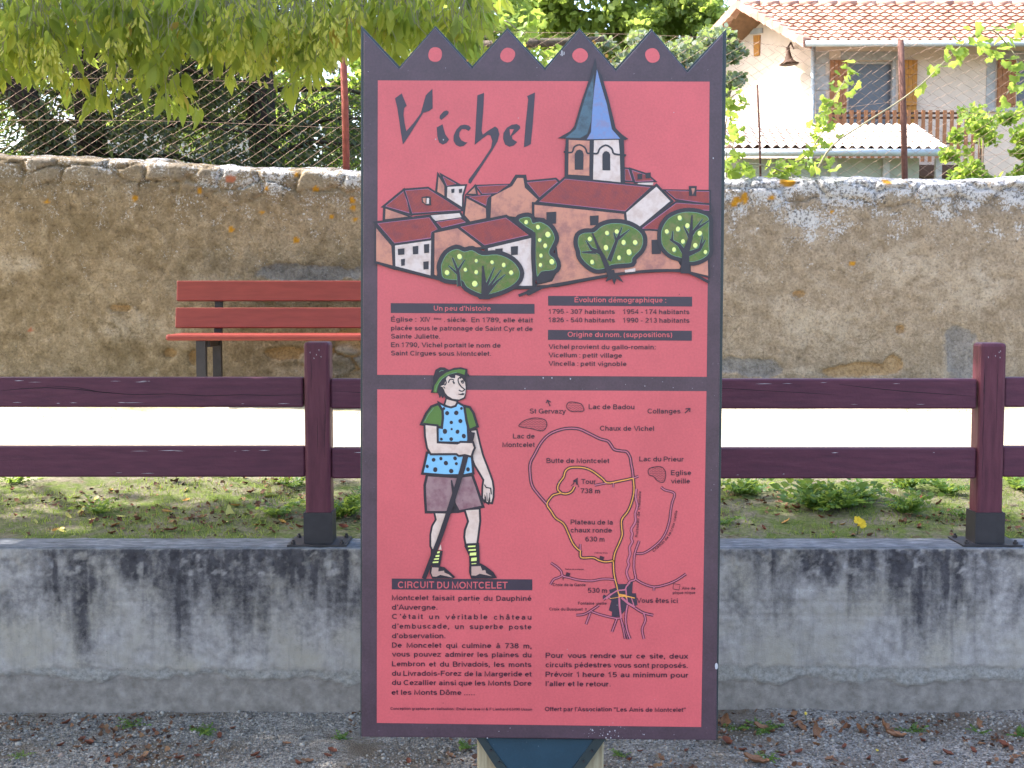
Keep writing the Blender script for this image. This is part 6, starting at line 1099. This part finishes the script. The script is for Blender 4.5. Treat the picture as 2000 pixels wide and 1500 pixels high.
for h in holes:
    w_ = MB(); w_.span((h[0]+.0, YH+.12, h[2]), (h[0]+.05, YH+.17, h[3])); w_.span((h[1]-.05, YH+.12, h[2]), (h[1], YH+.17, h[3])); w_.span((h[0]+.05, YH+.12, h[3]-.05), (h[1]-.05, YH+.17, h[3])); o = w_.build('window', [STONEW], house)
    p = MB(); p.span((h[0]+.05, YH+.14, h[2]), (h[1]-.05, YH+.15, h[3]-.05)); p.build('pane', [PANE], o)
fbox('sill', 1925, 211, 2060, 219, YH-.08, YH+.04, STONEW); fbox('stone_jamb', 1925, 118, 1944, 210, YH-.018, YH+.04, STONEW); fbox('lintel', 1925, 100, 2060, 117, YH-.02, YH+.04, STONEW)
# balcony rail
m = MB(); yb = YH-1.0
for i in range(22): px = 1617+i*14; a, b = at(px, 284, yb), at(px+8.5, 215, yb); m.span((a.x, yb, a.z-.3), (b.x, yb+.02, b.z))
m.build('balustrade', [SHUT], house)
m = MB()
for py in (220, 229, 278): a, b = at(1612, py, yb+.03), at(1925, py-2, yb+.03); m.span((a.x, yb+.021, a.z-.03), (b.x, yb+.05, a.z+.01))
a, b = at(1612, 290, yb), at(1925, 284, yb); m.span((a.x, yb, a.z-.5), (b.x, YH, a.z-.3)); m.build('balcony_rail', [DKW], house)
# small gable shutter
def gpt(px, py, off=.0):
    """point on the gable wall along a sight line"""
    d_ = (at(px, py, 10)-CAM); t = ((g1-CAM).dot(gn)+off)/d_.dot(gn); return CAM+d_*t
P_ = [gpt(a, b, .03) for a, b in ((1471, 69), (1484, 68), (1482, 108), (1472, 110))]; m = MB(); m.ext(P_, -gn*.03); m.build('shutter', [SHUTO], house)
P_ = [gpt(a, b, .02) for a, b in ((1465, 56), (1489, 54), (1489, 64), (1465, 67))]; m = MB(); m.ext(P_, -gn*.03); m.build('lintel', [STONEW], house)
# wall lamp on the gable
pl = gpt(1541, 125, .3); lampo = empty('wall_lamp', tuple(pl), 'old bell-shaped brown wall lamp hanging on the sunlit gable', 'lamp'); pt = gpt(1539, 92, .3); pw = gpt(1550, 95, .0)
m = MB(); m.tube([pw, pw.lerp(pt, .5)+Vector((0, 0, .1)), pt], .018, 6); m.build('bracket', [DKW], lampo, True)
m = MB(); m.tube([pt, pt+(pl-pt)*.35, pt+(pl-pt)*.55, pt+(pl-pt)*.8, pt+(pl-pt)*.98, pl], [.035, .045, .06, .10, .17, .20], 12); m.build('shade', [DKW], lampo, True)
# ---- shed with a canal tile roof
ys = 21.0; shed = empty('shed', (at(1620, 330, ys).x, ys, .9), 'low grey-green shed with a pale corrugated tile roof below the house', 'shed')
a, b = at(1405, 290, ys), at(1851, 294, ys); c_, d_ = at(1395, 246, ys+3.2), at(1785, 246, ys+3.2)
tiled('roof', a, b, (c_-a, d_-b), 5, .148, .05, PTILE, .02, shed, .05)
m = MB(); ga, gb = a+Vector((0, -.08, -.07)), b+Vector((-.1, -.08, -.07)); gb.z = ga.z; m.tube([ga, gb], .058, 8); m.build('gutter', [ZINC], shed, True)
zs_ = a.z-.12; m = MB(); m.span((a.x+.2, ys+.3, .8), (b.x-.35, ys+3.1, zs_)); m.build('wall', [SHEDW], shed)
for px in (1525, 1628, 1730, 1832): q = at(px, 320, ys+.27); m = MB(); m.span((q.x-.05, ys+.22, .8), (q.x+.05, ys+.298, zs_)); m.build('post', [STONEW], shed)
# ---- pale buildings glimpsed through the cedars
WH = simple('white_render', (.42, .40, .38), .95, .08, 4); GREYR = simple('grey_roof', (.30, .32, .36), .8, .1, 5)
for i, (px0, px1, py0, py1, Y, lb) in enumerate(((60, 240, 240, 330, 34, 'low pale building glimpsed behind the leaning trunk'), (280, 560, 225, 330, 30, 'long white building glimpsed through the middle cedar'))):
    a, b = at(px0, py1, Y), at(px1, py0, Y); t = empty('outbuilding', ((a.x+b.x)/2, Y, .9), lb, 'building'); m = MB(); m.span((a.x, Y, .8), (b.x, Y+4, b.z)); m.build('wall', [WH], t)
    m = MB(); m.ext([(a.x-.2, Y-.3, b.z+.003), (a.x-.2, Y+2, b.z+.9), (a.x-.2, Y+4.3, b.z+.003)], (b.x-a.x+.4, 0, 0)); m.build('roof', [GREYR], t)
    q = (a.x+b.x)/2; m = MB(); m.span((q-.4, Y-.02, b.z-1.6), (q+.3, Y+.05, b.z-.5)); m.build('window', [PANE], t)
